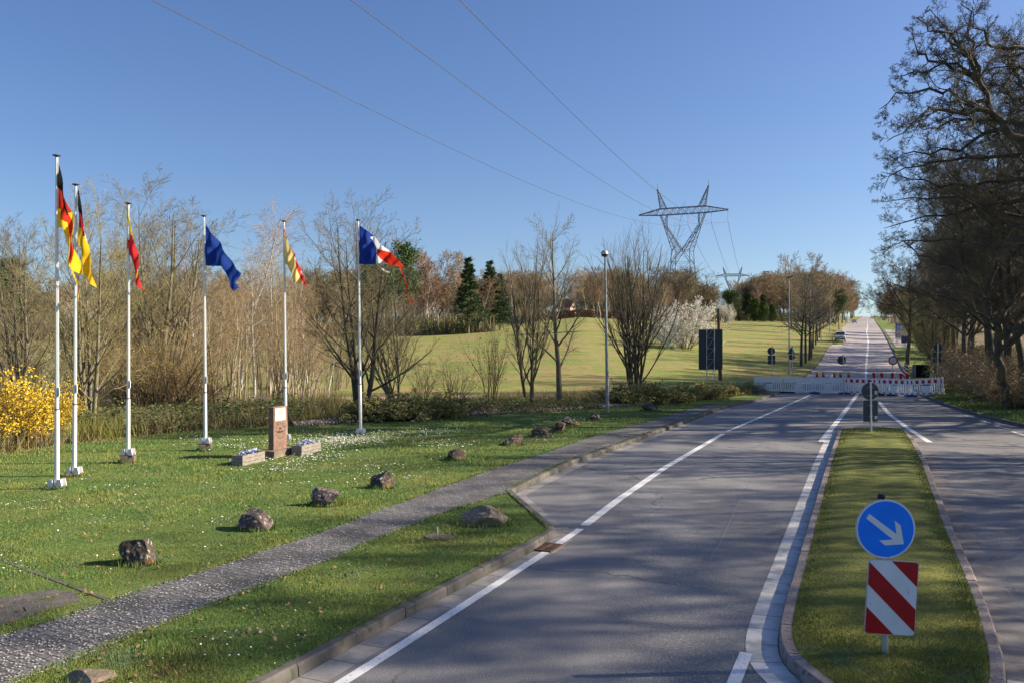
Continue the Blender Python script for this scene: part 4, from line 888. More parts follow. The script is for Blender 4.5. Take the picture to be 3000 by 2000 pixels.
# ------------------------------------------------------------------ hedge, house, container, tower
def hedge():
    rgn = np.random.default_rng(7); a = at_depth(1535, 205, LAWN); b = at_depth(2050, 215, LAWN)
    n = 9000; t = rgn.random(n); X = a.x + (b.x - a.x) * t; Y = a.y + (b.y - a.y) * t + rgn.normal(0, .35, n)
    g = (np.sin(t * 150) > -.75) | (rgn.random(n) < .4)
    Z = T(X, Y) + LAWN + rgn.random(n) * 1.9 * (1 + .08 * np.sin(t * 90)); C = np.stack([X, Y, Z], 1)[g]
    V, Q = quads(rgn, C, .14); e = empty('beech_hedge', a); tag(e, 'long reddish brown hedge along the far edge of the field', 'hedge')
    o = link_mesh('foliage', raw_mesh('foliage', V - np.array(a), [Q], [M['hedge']]), e)
    mb = MB()
    for k in range(60):
        q = a.lerp(b, k / 59); z = float(T(q.x, q.y)) - float(a.z) + LAWN
        mb.cyl((q.x - a.x, q.y - a.y, z - .3), (q.x - a.x + .1, q.y - a.y, z + 1.5), .06, M['bark'], k=5)
    mb.build('stems', e)
hedge()
def house():
    p = at_depth(1662, 380, 0); e = empty('house', p, R(-28)); tag(e, 'distant house with a red tiled roof and a sunlit gable behind the hedge', 'house')
    w, d, h, rh = 6.0, 7.0, 5.0, 3.6
    mb = MB(); mb.prism([(-d / 2, 0), (d / 2, 0), (d / 2, h), (0, h + rh), (-d / 2, h)], -w / 2, w / 2, M['plaster'], yaw=R(90)); mb.build('wall', e)
    mb = MB()
    for s in (-1, 1): mb.box((0, s * d / 4 + s * .1, h + rh / 2 + .05), (w + .7, math.hypot(d / 2, rh) + .5, .16), M['roof'], rx=-s * math.atan2(rh, d / 2))
    mb.build('roof', e); MB().box((-1.2, .8, h + rh + .1), (.6, .6, 1.4), M['roof']).build('chimney', e)
    for y, z in ((-1.4, 1.6), (1.4, 1.6), (0, 5.0)): MB().box((w / 2 + .03, y, z), (.08, .95, 1.2), M['glass']).build('window', e)
    for x in (-1.6, 1.4): MB().box((x, -d / 2 - .03, 1.9), (1.1, .08, 1.3), M['glass']).build('window', e)
house()
p = at_depth(1513, 192, LAWN); e = empty('container', p, .1); tag(e, 'green metal container at the far field edge seen through the middle trees', 'container')
MB().box((0, 0, .95), (3.3, 1.6, 1.6), M['green_box']).build('body', e, bevel=.03)
mb = MB(); [mb.box((x, -.84, .95), (.08, .06, 1.5), M['green_box']) for x in (-1.5, -.9, -.3, .3, .9, 1.5)]; mb.build('rib', e)
MB().box((-.4, 0, .07), (2.6, 1.7, .14), M['plaque']).build('base', e)
p = at_depth(2245, 430, 0); e = empty('lookout_tower', p); tag(e, 'small lattice lookout tower above the trees on the wooded rise', 'tower')
zt = CAMH + 190 / F * 430 - p.z
mb = MB()
for sx in (-1, 1):
    for sy in (-1, 1): mb.cyl((sx * 1.6, sy * 1.6, 0), (sx * 1.0, sy * 1.0, zt + 2.4), .12, M['steel_dark'], k=5)
for k in range(8):
    z = zt * k / 8; z2 = zt * (k + 1) / 8
    for s in (-1, 1): mb.cyl((-1.4, s * 1.4, z), (1.4, s * 1.4, z2), .06, M['steel_dark'], k=4); mb.cyl((1.4, s * 1.4, z), (-1.4, s * 1.4, z2), .06, M['steel_dark'], k=4)
mb.build('frame', e); MB().box((0, 0, zt), (2.8, 2.8, .2), M['steel_dark']).build('platform', e)
MB().box((0, 0, zt + 2.4), (2.6, 2.6, .15), M['steel_dark']).build('roof', e)
mb = MB(); [mb.box((0, s * 1.3, zt + z), (2.6, .08, .08), M['steel_dark']) for s in (-1, 1) for z in (.5, 1.0)]; mb.build('railing', e)
# ------------------------------------------------------------------ pylons
def pylon(pos, yaw, scale=1.0, th=.11):
    """waist type lattice mast, crossarm along local x"""
    e = empty('pylon', pos, yaw); e.scale = (scale,) * 3
    S = M['steel_dark']
    def mem(mb, a, b, r=th): mb.cyl(a, b, r, S, k=4, cap=False)
    def lattice(mb, A, B, n, r=th):
        """A,B = lists of 4 corner points bottom/top"""
        for i in range(len(A)): mem(mb, A[i], B[i], r * 1.25)
        L = lambda i, t: Vector(A[i]).lerp(Vector(B[i]), t)
        m = len(A)
        for k in range(n):
            t0, t1 = k / n, (k + 1) / n
            for i in range(m):
                j = (i + 1) % m
                if (k + i) % 2: mem(mb, L(i, t0), L(j, t1), r * .6)
                else: mem(mb, L(j, t0), L(i, t1), r * .6)
                mem(mb, L(i, t1), L(j, t1), r * .55)
    sq = lambda cx, cy, h, z: [(cx - h, cy - h, z), (cx + h, cy - h, z), (cx + h, cy + h, z), (cx - h, cy + h, z)]
    rect = lambda x0, x1, h, z: [(x0, -h, z), (x1, -h, z), (x1, h, z), (x0, h, z)]
    # four legs joined to waist at z=19, from +-4.2 at ground to +-2.6
    mb = MB()
    lattice(mb, sq(0, 0, 3.6, -1), sq(0, 0, 3.0, 8), 2); lattice(mb, sq(0, 0, 3.0, 8), sq(0, 0, 2.6, 14.5), 2); mb.build('leg_frame', e)
    mb = MB()
    for s in (-1, 1):
        # V arms: inner edge starts at the centre, outer at +-2.6
        A = [(0 + s * .1, -1.6, 14.5), (s * 2.6, -2.6, 14.5), (s * 2.6, 2.6, 14.5), (0 + s * .1, 1.6, 14.5)]
        B = [(s * 4.8, -.8, 21.5), (s * 5.4, -.8, 21.5), (s * 5.4, .8, 21.5), (s * 4.8, .8, 21.5)]
        lattice(mb, A, B, 6); mem(mb, (0, -1.6, 14.5), (-s * 2.7, -2.7, 11.0)); mem(mb, (0, 1.6, 14.5), (-s * 2.7, 2.7, 11.0))
        C = [(s * 4.7, -.8, 24.6), (s * 6.6, -.8, 24.6), (s * 6.6, .8, 24.6), (s * 4.7, .8, 24.6)]
        lattice(mb, B, C, 2)
    mb.build('waist_frame', e)
    mb = MB()
    lattice(mb, [(-6.6, -.8, 24.6), (-6.6, .8, 24.6), (-6.6, .8, 26.4), (-6.6, -.8, 26.4)], [(6.6, -.8, 24.6), (6.6, .8, 24.6), (6.6, .8, 26.4), (6.6, -.8, 26.4)], 12)
    for s in (-1, 1):
        lattice(mb, [(s * 6.6, -.8, 24.6), (s * 6.6, .8, 24.6), (s * 6.6, .8, 26.4), (s * 6.6, -.8, 26.4)], [(s * 13.2, -.1, 24.9), (s * 13.2, .1, 24.9), (s * 13.2, .1, 25.1), (s * 13.2, -.1, 25.1)], 6)
    mb.build('crossarm', e)
    mb = MB()
    for s in (-1, 1):
        lattice(mb, [(s * 4.8, -.8, 26.4), (s * 6.6, -.8, 26.4), (s * 6.6, .8, 26.4), (s * 4.8, .8, 26.4)], [(s * 7.5, -.08, 32), (s * 7.65, -.08, 32), (s * 7.65, .08, 32), (s * 7.5, .08, 32)], 6)
        mem(mb, (s * 7.58, 0, 32), (s * 7.58, 0, 33.5), .05)
    mb.build('peak', e)
    for x, z in ((1.6, 24.6), (8.4, 24.7), (13.1, 24.9)):
        mb = MB(); prof = []
        for k in range(12): prof += [(.06, -k * .26), (.15, -k * .26 - .06), (.06, -k * .26 - .13)]
        mb.lathe((x, 0, z), prof, M['zinc'], k=8); mb.build('insulator', e, smooth=True)
    return e
PY1 = at_depth(2000, 250, 0); PY1.z = CAMH + (1000 - 617) / F * 250 - 25.6 * 1.06
e = pylon(PY1, R(-25), 1.0, .085); e.scale = (1.0, 1.0, 1.06); tag(e, 'tall dark lattice power pylon rising above the bare trees', 'pylon')
PY2 = at_depth(2146, 700, 0); PY2.z = CAMH + (1000 - 806) / F * 700 - 25.6
e = pylon(PY2, R(-10), 1.0, .16); tag(e, 'small distant power pylon left of the wooded rise', 'pylon')
def wire(pts3, r, label, group):
    cu = np.array(pts3); n = 60; t = np.linspace(0, 1, n)
    ty = (cu[:, 1] - cu[0, 1]) / (cu[-1, 1] - cu[0, 1])
    X = np.interp(t, ty, cu[:, 0]); Y = cu[0, 1] + t * (cu[-1, 1] - cu[0, 1]); c = np.polyfit(ty, cu[:, 2], min(3, len(cu) - 1)); Z = np.polyval(c, t)
    P = np.stack([X, Y, Z], 1)[None]; V, Q = tubes([(P, np.full((1, n), r), 5)])
    tag(link_mesh('power_line', raw_mesh('power_line', V, [Q], [M['steel_dark']])), label, 'power line', group)
def wire_px(A, px, r, label):
    """A attach point (x px,y px,Y); px = list of photo points on the wire; wire lies in a vertical plane"""
    Ya = A[2]; Pa = ((A[0] - 1500) / F * Ya, Ya, CAMH + (1000 - A[1]) / F * Ya)
    # plane through attach point and the point at which the wire leaves the frame, taken 31.5 m up
    x0, y0 = px[0]; Y0 = (31.5 - CAMH) * F / (1000 - y0); P0 = ((x0 - 1500) / F * Y0, Y0, 31.5)
    k = (Pa[0] - P0[0]) / (Pa[1] - P0[1]); pts = [P0]
    for x, y in px[1:]:
        u = (x - 1500) / F; Y = (P0[0] - k * P0[1]) / (u - k); pts.append((u * Y, Y, CAMH + (1000 - y) / F * Y))
    pts.append(Pa); a = np.array(pts); c = np.polyfit(a[:, 1], a[:, 2], 3)
    ys = np.linspace(Ya, 40, 60); zs = np.polyval(c, ys); out = [(Pa[0] + k * (y - Ya), y, z) for y, z in zip(ys, zs)]
    P = np.array(out)[None]; V, Q = tubes([(P, np.full((1, 60), r), 5)])
    tag(link_mesh('power_line', raw_mesh('power_line', V, [Q], [M['steel_dark']])), label, 'power line', 'power lines coming over from the upper left')
def ins(e_pos, yaw, x, z, sz=1.0): return (e_pos.x + math.cos(yaw) * x, e_pos.y + math.sin(yaw) * x, e_pos.z + (z - 3.1) * sz)
I1 = [ins(PY1, R(-25), 1.6, 24.6, 1.06), ins(PY1, R(-25), 8.4, 24.7, 1.06), ins(PY1, R(-25), 13.1, 24.9, 1.06)]
I2 = [ins(PY2, R(-10), 1.6, 24.6), ins(PY2, R(-10), 8.4, 24.7), ins(PY2, R(-10), 13.1, 24.9)]
topx = lambda p: (1500 + p[0] / p[1] * F, 1000 - (p[2] - CAMH) / p[1] * F, p[1])
wire_px(topx(I1[0]), [(443, 0), (1572, 547), (1805, 632), (1897, 653)], .034, 'lowest and leftmost of the three power lines crossing the sky')
wire_px(topx(I1[1]), [(1027, 0), (1717, 500), (1912, 614), (1955, 634)], .034, 'middle one of the three power lines crossing the sky')
wire_px(topx(I1[2]), [(1346, 0), (1855, 500), (1989, 609), (2045, 638)], .034, 'steepest and rightmost of the three power lines crossing the sky')
for a, b, l in zip(I1, I2, ('left', 'middle', 'right')):
    m_ = tuple((np.array(a) + np.array(b)) / 2 - np.array([0, 0, 10.0])); wire([a, m_, b], .05, l + ' one of the faint power lines between the two pylons', 'power lines between the two pylons')
# ------------------------------------------------------------------ flagpoles and flags
def box_planks(): pass
FP = [ # top x,y ; base x,y ; plinth?, label
    ((166, 455), (167, 1430), 0, 'tall white flagpole nearest the left edge, with the large black red gold flag'),
    ((222, 540), (218, 1392), 0, 'second white flagpole from the left, standing just behind the nearest one'),
    ((376.5, 595), (375.5, 1354), 1, 'white flagpole flying the limp yellow and red flag, on a brown concrete foot'),
    ((597, 632), (602, 1318), 1, 'white flagpole flying the blue flag'),
    ((831.5, 647), (837, 1290), 0, 'white flagpole rising behind the stone pillar'),
    ((1049, 644), (1056.5, 1272), 0, 'white flagpole flying the blue white red flag')]
FPI = []
for i, (tp, bs, pl, lab) in enumerate(FP):
    b = ground_at(bs[0], bs[1], LAWN - .0); ppm = F / b.y
    top = Vector(((tp[0] - 1500) / ppm, b.y, CAMH + (1000 - tp[1]) / ppm))
    H = top.z - b.z; d = (top - b); lx = d.x / H
    e = empty('flagpole', b); tag(e, lab, 'flagpole', 'flagpoles on the lawn')
    q = lambda z: (lx * z, 0, z)
    z0 = .02
    if pl: MB().box((0, 0, .06), (.34, .34, .26), M['concrete'], rz=.3).build('plinth', e, bevel=.012); z0 = .19
    mb = MB(); mb.box((0, 0, z0 + .012), (.36, .30, .024), M['rust'])
    for s in (-1, 1):
        mb.prism([(s * .05, 0), (s * .16, 0), (s * .13, .17), (s * .05, .17)], -.11, -.095, M['white_metal'], org=(0, 0, z0 + .024))
        mb.prism([(s * .05, 0), (s * .16, 0), (s * .13, .17), (s * .05, .17)], .095, .11, M['white_metal'], org=(0, 0, z0 + .024))
        mb.box((s * .075, 0, z0 + .10), (.012, .2, .16), M['white_metal'])
    mb.build('foot_bracket', e)
    MB().cyl(q(z0 + .02), q(1.72), .052, M['white_metal'], .050, k=20).build('lower_tube', e, smooth=True)
    MB().cyl(q(1.72), q(1.75), .053, M['rust'], .045, k=20).build('joint_ring', e, smooth=True)
    MB().cyl(q(1.75), q(H - .03), .040, M['white_metal'], .028, k=20).build('upper_tube', e, smooth=True)
    MB().lathe(q(H - .05), [(.03, 0), (.035, .02), (.085, .035), (.085, .05), (.02, .06)], M['steel_dark'], k=20).build('finial', e, smooth=True)
    mb = MB(); mb.box((lx * 2.1 + .052, -.02, 2.12), (.03, .03, .2), M['white_metal']); mb.box((lx * 2.1 + .055, -.035, 2.10), (.02, .012, .12), M['steel_dark']); mb.build('cleat', e)
    MB().cyl((lx * 2.1 + .055, -.02, 2.1), (lx * (H - .2) + .036, -.01, H - .15), .006, M['rope'], k=5).build('halyard', e)
    FPI.append((b, ppm, lx))
def flag_mat():
    m, n, l, b = newmat('flag_cloth')
    a = n.new("ShaderNodeAttribute"); a.attribute_name = 'dye'; b.inputs['Roughness'].default_value = .8; b.inputs['Specular IOR Level'].default_value = .15
    l.new(a.outputs['Color'], b.inputs['Base Color'])
    tr = n.new("ShaderNodeBsdfTranslucent"); l.new(a.outputs['Color'], tr.inputs[0]); mx = n.new("ShaderNodeMixShader"); mx.inputs[0].default_value = .35
    out = n['Material Output']; l.new(b.outputs[0], mx.inputs[1]); l.new(tr.outputs[0], mx.inputs[2]); l.new(mx.outputs[0], out.inputs[0]); return m
M['flag'] = flag_mat()
DY = dict(k=(0.012, 0.012, 0.014), r=(0.62, 0.035, 0.012), r2=(0.62, 0.03, 0.035), y=(0.90, 0.62, 0.03), y2=(0.85, 0.50, 0.015), y3=(0.80, 0.62, 0.22), b=(0.018, 0.05, 0.30), b2=(0.015, 0.05, 0.27), w=(0.80, 0.80, 0.80))
def inside(px, py, poly):
    c = np.zeros(px.shape, bool); n = len(poly)
    for i in range(n):
        x1, y1 = poly[i]; x2, y2 = poly[(i + 1) % n]
        cond = ((y1 > py) != (y2 > py)) & (px < (x2 - x1) * (py - y1) / ((y2 - y1) + 1e-9) + x1); c ^= cond
    return c
def flag(idx, org, polys, label, fold=3.0, slant=.35, amp=.07, ph=0.):
    b, ppm, lx = FPI[idx]; zs = 2091 / 800.0
    P = np.array([p for _, pl in polys for p in pl]); x0, y0 = P.min(0); x1, y1 = P.max(0); st = 3.2
    nx = int((x1 - x0) / st) + 2; ny = int((y1 - y0) / st) + 2
    gx = x0 + np.arange(nx + 1) * st; gy = y0 + np.arange(ny + 1) * st
    cx, cy = np.meshgrid(gx[:-1] + st / 2, gy[:-1] + st / 2); colr = np.zeros(cx.shape, int)
    for k, (c, pl) in enumerate(polys): colr[inside(cx, cy, pl)] = k + 1
    GX, GY = np.meshgrid(gx, gy)
    full_x = org[0] + GX / zs; full_y = org[1] + GY / zs
    X = (full_x - 1500) / ppm; Z = CAMH + (1000 - full_y) / ppm
    poleX = b.x + lx * (Z - b.z); dx = np.clip(X - poleX, 0, None)
    tt = dx / .25; dep = -.02 + amp * np.clip(tt, 0, 1.6) * np.sin(fold * 6.28 * (dx * .9 - slant * (Z - b.z) * .35) + ph) + .02 * np.sin(17 * dx + 9 * Z + ph)
    V = np.stack([X - b.x, dep, Z - b.z], -1).reshape(-1, 3)
    w = nx + 1; jj, ii = np.nonzero(colr); q = np.stack([jj * w + ii, jj * w + ii + 1, (jj + 1) * w + ii + 1, (jj + 1) * w + ii], 1)
    used, inv = np.unique(q, return_inverse=True); q = inv.reshape(q.shape)
    me = raw_mesh('flag', V[used], [q], [M['flag']])
    ca = me.color_attributes.new('dye', 'FLOAT_COLOR', 'CORNER')
    cols = np.array([(*DY[c], 1) for c, _ in polys])[colr[jj, ii] - 1]; ca.data.foreach_set('color', np.repeat(cols, 4, 0).astype(np.float32).ravel())
    o = link_mesh('flag', me); o.location = b; tag(o, label, 'flag', 'flags on the six poles'); return o
flag(0, (0, 400), [('k', [(445, 215), (452, 218), (492, 405), (522, 580), (515, 610), (478, 425), (445, 390)]),
    ('r', [(445, 390), (478, 425), (515, 610), (580, 830), (587, 870), (558, 1000), (540, 900), (515, 660), (480, 640), (470, 560), (445, 550)]),
    ('r', [(492, 405), (540, 575), (522, 590), (505, 480)]), ('y', [(445, 550), (470, 560), (480, 640), (487, 700), (445, 700)]),
    ('y', [(480, 640), (515, 660), (540, 900), (558, 985), (545, 990), (525, 960), (510, 830), (495, 740)]),
    ('y', [(522, 588), (540, 575), (585, 740), (578, 760), (560, 750), (540, 690)]), ('r', [(522, 588), (560, 750), (580, 830), (515, 610)]),
    ('y', [(587, 870), (620, 1055), (605, 1062), (570, 1030), (552, 990), (560, 985)]),
    ('y2', [(560, 1010), (566, 1010), (582, 1150), (576, 1150)]), ('r', [(580, 1160), (590, 1165), (605, 1260), (598, 1265)]), ('y', [(590, 1165), (595, 1160), (612, 1262), (603, 1270)])],
    'large limp black red and gold flag on the pole nearest the left edge', 3.2, .4, .08)
flag(1, (0, 400), [('k', [(597, 400), (605, 420), (650, 690), (640, 695), (622, 600), (603, 570)]), ('r2', [(603, 570), (622, 600), (640, 695), (652, 690), (662, 770), (640, 765), (622, 700), (602, 695)]),
    ('y2', [(602, 695), (622, 700), (640, 765), (662, 770), (700, 965), (737, 1160), (690, 1110), (645, 1055), (628, 850), (600, 835)]), ('w', [(648, 690), (655, 700), (668, 805), (662, 800)])],
    'narrower limp black red and gold flag with a frayed white edge on the second pole', 3.4, .3, .06, 1.0)
flag(2, (0, 400), [('y', [(972, 545), (978, 550), (1018, 765), (1000, 750), (980, 730), (975, 600)]), ('r2', [(980, 730), (1000, 750), (1018, 765), (1055, 900), (1083, 990), (1062, 1020), (1078, 1110), (1083, 1150), (1060, 1155), (1040, 1090), (1018, 960), (1010, 915), (975, 912)]),
    ('y', [(1058, 1010), (1068, 1030), (1050, 1090), (1040, 1080)]), ('r2', [(1078, 1148), (1110, 1185), (1106, 1190), (1070, 1155)])],
    'torn limp flag, yellow at the top and red below', 3.6, .4, .06, 2.0)
flag(3, (0, 400), [('b2', [(1580, 680), (1625, 740), (1720, 870), (1785, 985), (1858, 1050), (1845, 1075), (1815, 1120), (1833, 1160), (1800, 1185), (1770, 1150), (1735, 1080), (1705, 998), (1575, 988), (1577, 690)])],
    'plain looking blue flag drooping to the right', 1.8, .9, .10, .5)
flag(4, (700, 500), [('y3', [(340, 470), (365, 520), (400, 600), (440, 720), (470, 830), (500, 862), (420, 862), (395, 780), (375, 725), (345, 710)]), ('r2', [(345, 405), (350, 450), (375, 545), (430, 650), (490, 790), (528, 885), (500, 872), (470, 830), (440, 720), (400, 600), (365, 520), (342, 450)]),
    ('w', [(418, 655), (432, 665), (440, 692), (425, 685)]), ('w', [(470, 765), (484, 775), (486, 800), (472, 795)]), ('w', [(365, 515), (372, 518), (384, 552), (374, 548)])],
    'pale yellow flag with a red band on the pole behind the stone pillar', 3.2, .4, .07, .2)
flag(5, (700, 500), [('b', [(922, 420), (1030, 497), (1005, 510), (1058, 600), (1055, 718), (922, 718)]), ('w', [(1030, 497), (1090, 570), (1160, 622), (1090, 612), (1058, 598), (1005, 510)]),
    ('r', [(1058, 598), (1090, 612), (1160, 622), (1225, 690), (1268, 742), (1200, 730), (1135, 715), (1090, 680), (1062, 650)]), ('w', [(1058, 640), (1090, 680), (1135, 713), (1100, 714), (1056, 717)]),
    ('w', [(1056, 716), (1112, 758), (1160, 778), (1157, 786), (1105, 770)]), ('r', [(1230, 725), (1238, 755), (1284, 860), (1300, 970), (1334, 1014), (1327, 1020), (1295, 973), (1279, 863), (1230, 755)])],
    'blue white and red flag blowing to the right with torn ribbons', 1.7, .7, .10, 1.4)
# ------------------------------------------------------------------ stone pillar and planters
def text_mesh(body, size, m, name, parent, loc, rot, ext=.004, spacing=1.0, align='CENTER', font_bold=False):
    c = bpy.data.curves.new(name, 'FONT'); c.body = body; c.size = size; c.extrude = ext; c.align_x = align; c.space_character = spacing; c.resolution_u = 3
    o = bpy.data.objects.new(name, c); COL.objects.link(o)
    dg = bpy.context.evaluated_depsgraph_get(); me = bpy.data.meshes.new_from_object(o.evaluated_get(dg)); bpy.data.objects.remove(o)
    me.materials.clear(); me.materials.append(m); q = link_mesh(name, me, parent); q.location = loc; q.rotation_euler = rot; return q
pc = ground_at(803.5, 1340, LAWN); yaw = math.atan2(.944, .33)
# local x runs along the broad face, local -y is the face towards the road
e = empty('memorial_stone', (pc.x, pc.y, pc.z), yaw); tag(e, 'upright reddish sandstone memorial pillar with a pale plaque and a ring of stars', 'memorial')
MB().box((.44, .17, .09), (1.12, .50, .22), M['concrete']).build('plinth', e, bevel=.012)
MB().box((.42, .17, .20 + .60), (.66, .17, 1.22), M['stone_pillar']).build('slab', e, bevel=.01)
fy = .17 - .085
MB().box((.40, fy - .008, 1.19), (.50, .012, .36), M['plaque']).build('plaque', e, bevel=.003)
mb = MB()
for k in range(9): mb.box((.40 + (.09 if k > 1 else 0), fy - .0155, 1.31 - k * .032), ((.22 if k < 1 else .26), .002, .007), M['plaque_ink'])
for k in range(5): mb.box((.24, fy - .0155, 1.20 - k * .032), (.14, .002, .007), M['plaque_ink'])
mb.build('plaque_text', e); MB().prism([(-.05, -.02), (-.03, -.045), (.02, -.04), (.055, -.02), (.04, .03), (-.01, .045), (-.045, .02)], 0, .004, M['plaque_map'], org=(.385, fy - .018, 1.25)).build('plaque_map', e)
text_mesh('VIA', .085, M['inscription'], 'lettering', e, (.41, fy - .004, .76), (R(90), 0, 0), .003)
text_mesh('EUROPA', .085, M['inscription'], 'lettering', e, (.41, fy - .004, .665), (R(90), 0, 0), .003)
mb = MB()
for k in range(12):
    a = 2 * math.pi * k / 12; cx, cz = .41 + .205 * math.cos(a), .72 + .215 * math.sin(a); P = []
    for j in range(10):
        r_ = .032 if j % 2 == 0 else .011; b_ = a + math.pi * j / 5; P.append((cx + r_ * math.cos(b_), cz + r_ * math.sin(b_)))
    mb.prism(P, fy - .003, fy + .002, M['inscription'])
mb.build('star_ring', e)
def planter(x, y, L, label, seed):
    p = ground_at(x, y, LAWN); e = empty('planter', p, yaw); tag(e, label, 'planter', 'wooden planters beside the memorial stone')
    h, w = .28, .34
    mb = MB()
    for k in range(3):
        z = h / 3 * (k + .5); hh = h / 3 - .006
        mb.box((L / 2, .02, z), (L, .04, hh), M['wood_grey']); mb.box((L / 2, w - .02, z), (L, .04, hh), M['wood_grey'])
        mb.box((.02, w / 2, z), (.04, w - .084, hh), M['wood_grey']); mb.box((L - .02, w / 2, z), (.04, w - .084, hh), M['wood_grey'])
    mb.build('box', e, bevel=.004)
    mb = MB(); [mb.cyl((sx, -.004, z), (sx, .004, z), .010, M['zinc'], k=8) for sx in (.05, .14, L - .06) for z in (.05, .14, .23)]; mb.build('bolt', e)
    MB().box((L / 2, w / 2, .23), (L - .09, w - .09, .03), M['soil']).build('soil', e)
    rgn = np.random.default_rng(seed); n = 130; C = np.stack([rgn.uniform(.08, L - .08, n), rgn.uniform(.06, w - .06, n), rgn.uniform(.27, .36, n)], 1)
    V, Q = quads(rgn, C, .022); C2 = C.copy(); C2[:, 2] -= .045; C2 = C2[rgn.random(n) < .95]; V2, Q2 = quads(rgn, C2, .022, asp=.5)
    V3, Q3 = quads(rgn, C2 - np.array([0, 0, .02]), .02, asp=.5)
    link_mesh('pansies', raw_mesh('pansies', V, [Q], [M['pansy']]), e); link_mesh('leaves', raw_mesh('leaves', np.concatenate([V2, V3]), [np.concatenate([Q2, Q3 + len(V2)])], [M['leaf']]), e)
planter(710.7, 1364, .98, 'weathered wooden planter with blue pansies left of the memorial stone', 3)
planter(883.9, 1333, 1.0, 'weathered wooden planter with blue pansies right of the memorial stone', 4)
# ------------------------------------------------------------------ boulders
FEET = [(b.x, b.y, .2, .2) for b, _, _ in FPI]
def boulder(x, yb, w, h, seed, m, label, kx=1.0, depth=.8, cuts=9, px0=None):
    p = ground_at(x, yb - 2, LAWN); ppm = F / p.y; W = w / ppm; Hh = h / ppm * 1.02
    bm = bmesh.new(); bmesh.ops.create_icosphere(bm, subdivisions=5, radius=1.0); rg_ = random.Random(seed)
    pl = []
    for _ in range(cuts):
        v = Vector((rg_.gauss(0, 1), rg_.gauss(0, 1), rg_.gauss(.25, .8))).normalized(); pl.append((v, rg_.uniform(.42, .78)))
    from mathutils import noise as mn
    for v in bm.verts:
        c = v.co.copy()
        if c.z < 0:
            q_ = math.hypot(c.x, c.y) + 1e-6; f_ = max(1, min(1.0 / q_, 1 + 3 * -c.z)); c.x *= f_; c.y *= f_
        for n_, d_ in pl:
            q = c.dot(n_)
            if q > d_: c -= n_ * (q - d_)
        c += c.normalized() * (.13 * mn.noise(c * 1.5 + Vector((seed, 0, 0))) + .035 * mn.noise(c * 6 + Vector((0, seed, 0))))
        v.co = c
    xs = [v.co.x for v in bm.verts]; zs_ = [v.co.z for v in bm.verts]; ys = [v.co.y for v in bm.verts]
    for v in bm.verts:
        v.co.x = ((v.co.x - min(xs)) / (max(xs) - min(xs)) - .5) * W; v.co.y = ((v.co.y - min(ys)) / (max(ys) - min(ys)) - .5) * W * depth
        v.co.z = (v.co.z - min(zs_)) / (max(zs_) - min(zs_)) * Hh * 1.15 - Hh * .15
    me = bpy.data.meshes.new('boulder'); bm.to_mesh(me); bm.free(); me.materials.append(m); me.polygons.foreach_set('use_smooth', [True] * len(me.polygons)); me.set_sharp_from_angle(angle=R(14))
    o = link_mesh('boulder', me); FEET.append((p.x, p.y + W * depth * .35, W * .5, W * depth * .5)); o.location = (p.x, p.y + W * depth * .35, p.z - .02); tag(o, label, 'boulder', 'boulders lining the footpath'); return o
BO = [(390, 1658, 111, 76, 3, 'rock_dark', 'large dark brown boulder with orange lichen nearest the left edge above the footpath', 8),
 (741, 1556, 100, 58, 5, 'rock_purple', 'dark boulder spotted with pale lichen, second from the left above the footpath', 9),
 (949, 1484, 88, 55, 26, 'rock_purple', 'jagged purple grey boulder, third from the left above the footpath', 6),
 (1118, 1432, 76, 52, 7, 'rock_dark', 'tall rounded dark boulder, fourth from the left, in front of the planters', 10),
 (1337, 1350, 55, 34, 18, 'rock_brown', 'small block shaped boulder with a flat pale top', 6),
 (1503, 1306, 62, 36, 9, 'rock_brown', 'brown boulder with a sloping top, leftmost of the close group before the lamp post', 7),
 (1583, 1282, 56, 30, 10, 'rock_brown', 'brown dome shaped boulder, second of the close group', 8),
 (1636, 1268, 46, 32, 41, 'rock_brown', 'split wedge shaped boulder in the middle of the close group', 5),
 (1673, 1249, 54, 29, 12, 'rock_dark', 'dark boulder with white lichen spots, fourth of the close group', 9),
 (1741, 1233, 38, 26, 13, 'rock_purple', 'small dark boulder just left of the lamp post foot', 8),
 (1908, 1206, 50, 26, 14, 'rock_dark', 'boulder right of the lamp post at the edge of the olive shrubs', 9),
 (1418, 1543, 143, 58, 34, 'rock_tan', 'long sunlit tan boulder on the grass wedge beside the kerb', 7),
 (245, 2014, 150, 42, 16, 'rock_tan', 'tan boulder cut off by the bottom edge below the footpath', 8)]
for b_ in BO: boulder(b_[0], b_[1], b_[2], b_[3], b_[4], M[b_[5]], b_[6], cuts=b_[7], depth=.65 if b_[2] > 120 else .8)
# manhole + drain grate
p = ground_at(1288, 1572, LAWN); e = empty('manhole_cover', (p.x, p.y, p.z)); tag(e, 'round concrete manhole cover sunk in the grass below the long tan boulder', 'manhole cover')
MB().lathe((0, 0, -.04), [(.24, 0), (.24, .055), (.225, .06), (.22, .055)], M['dirt'], k=28).build('rim', e); MB().lathe((0, 0, -.04), [(.21, 0), (.21, .05)], M['kerb_red'], k=28).build('lid', e); MB().cyl((-.04, .1, 0), (-.05, .1, .14), .012, M['zinc_dull'], k=6).build('marker_pin', e)
p0 = ground_at(1602, 1604, 0); kd = math.atan2(float(p0.y - 9), 1) * 0
dK = np.array([KLX[4] - KLX[3], KLY[4] - KLY[3]]); ya = math.atan2(dK[1], dK[0])
e = empty('drain_grate', (p0.x, p0.y, .012), ya); tag(e, 'rusty iron drain grate in the gutter at the kerb corner', 'drain grate')
mb = MB()
for s in (-1, 1): mb.box((0, s * .17, 0), (.52, .03, .03), M['rust']); mb.box((s * .245, 0, 0), (.03, .31, .03), M['rust'])
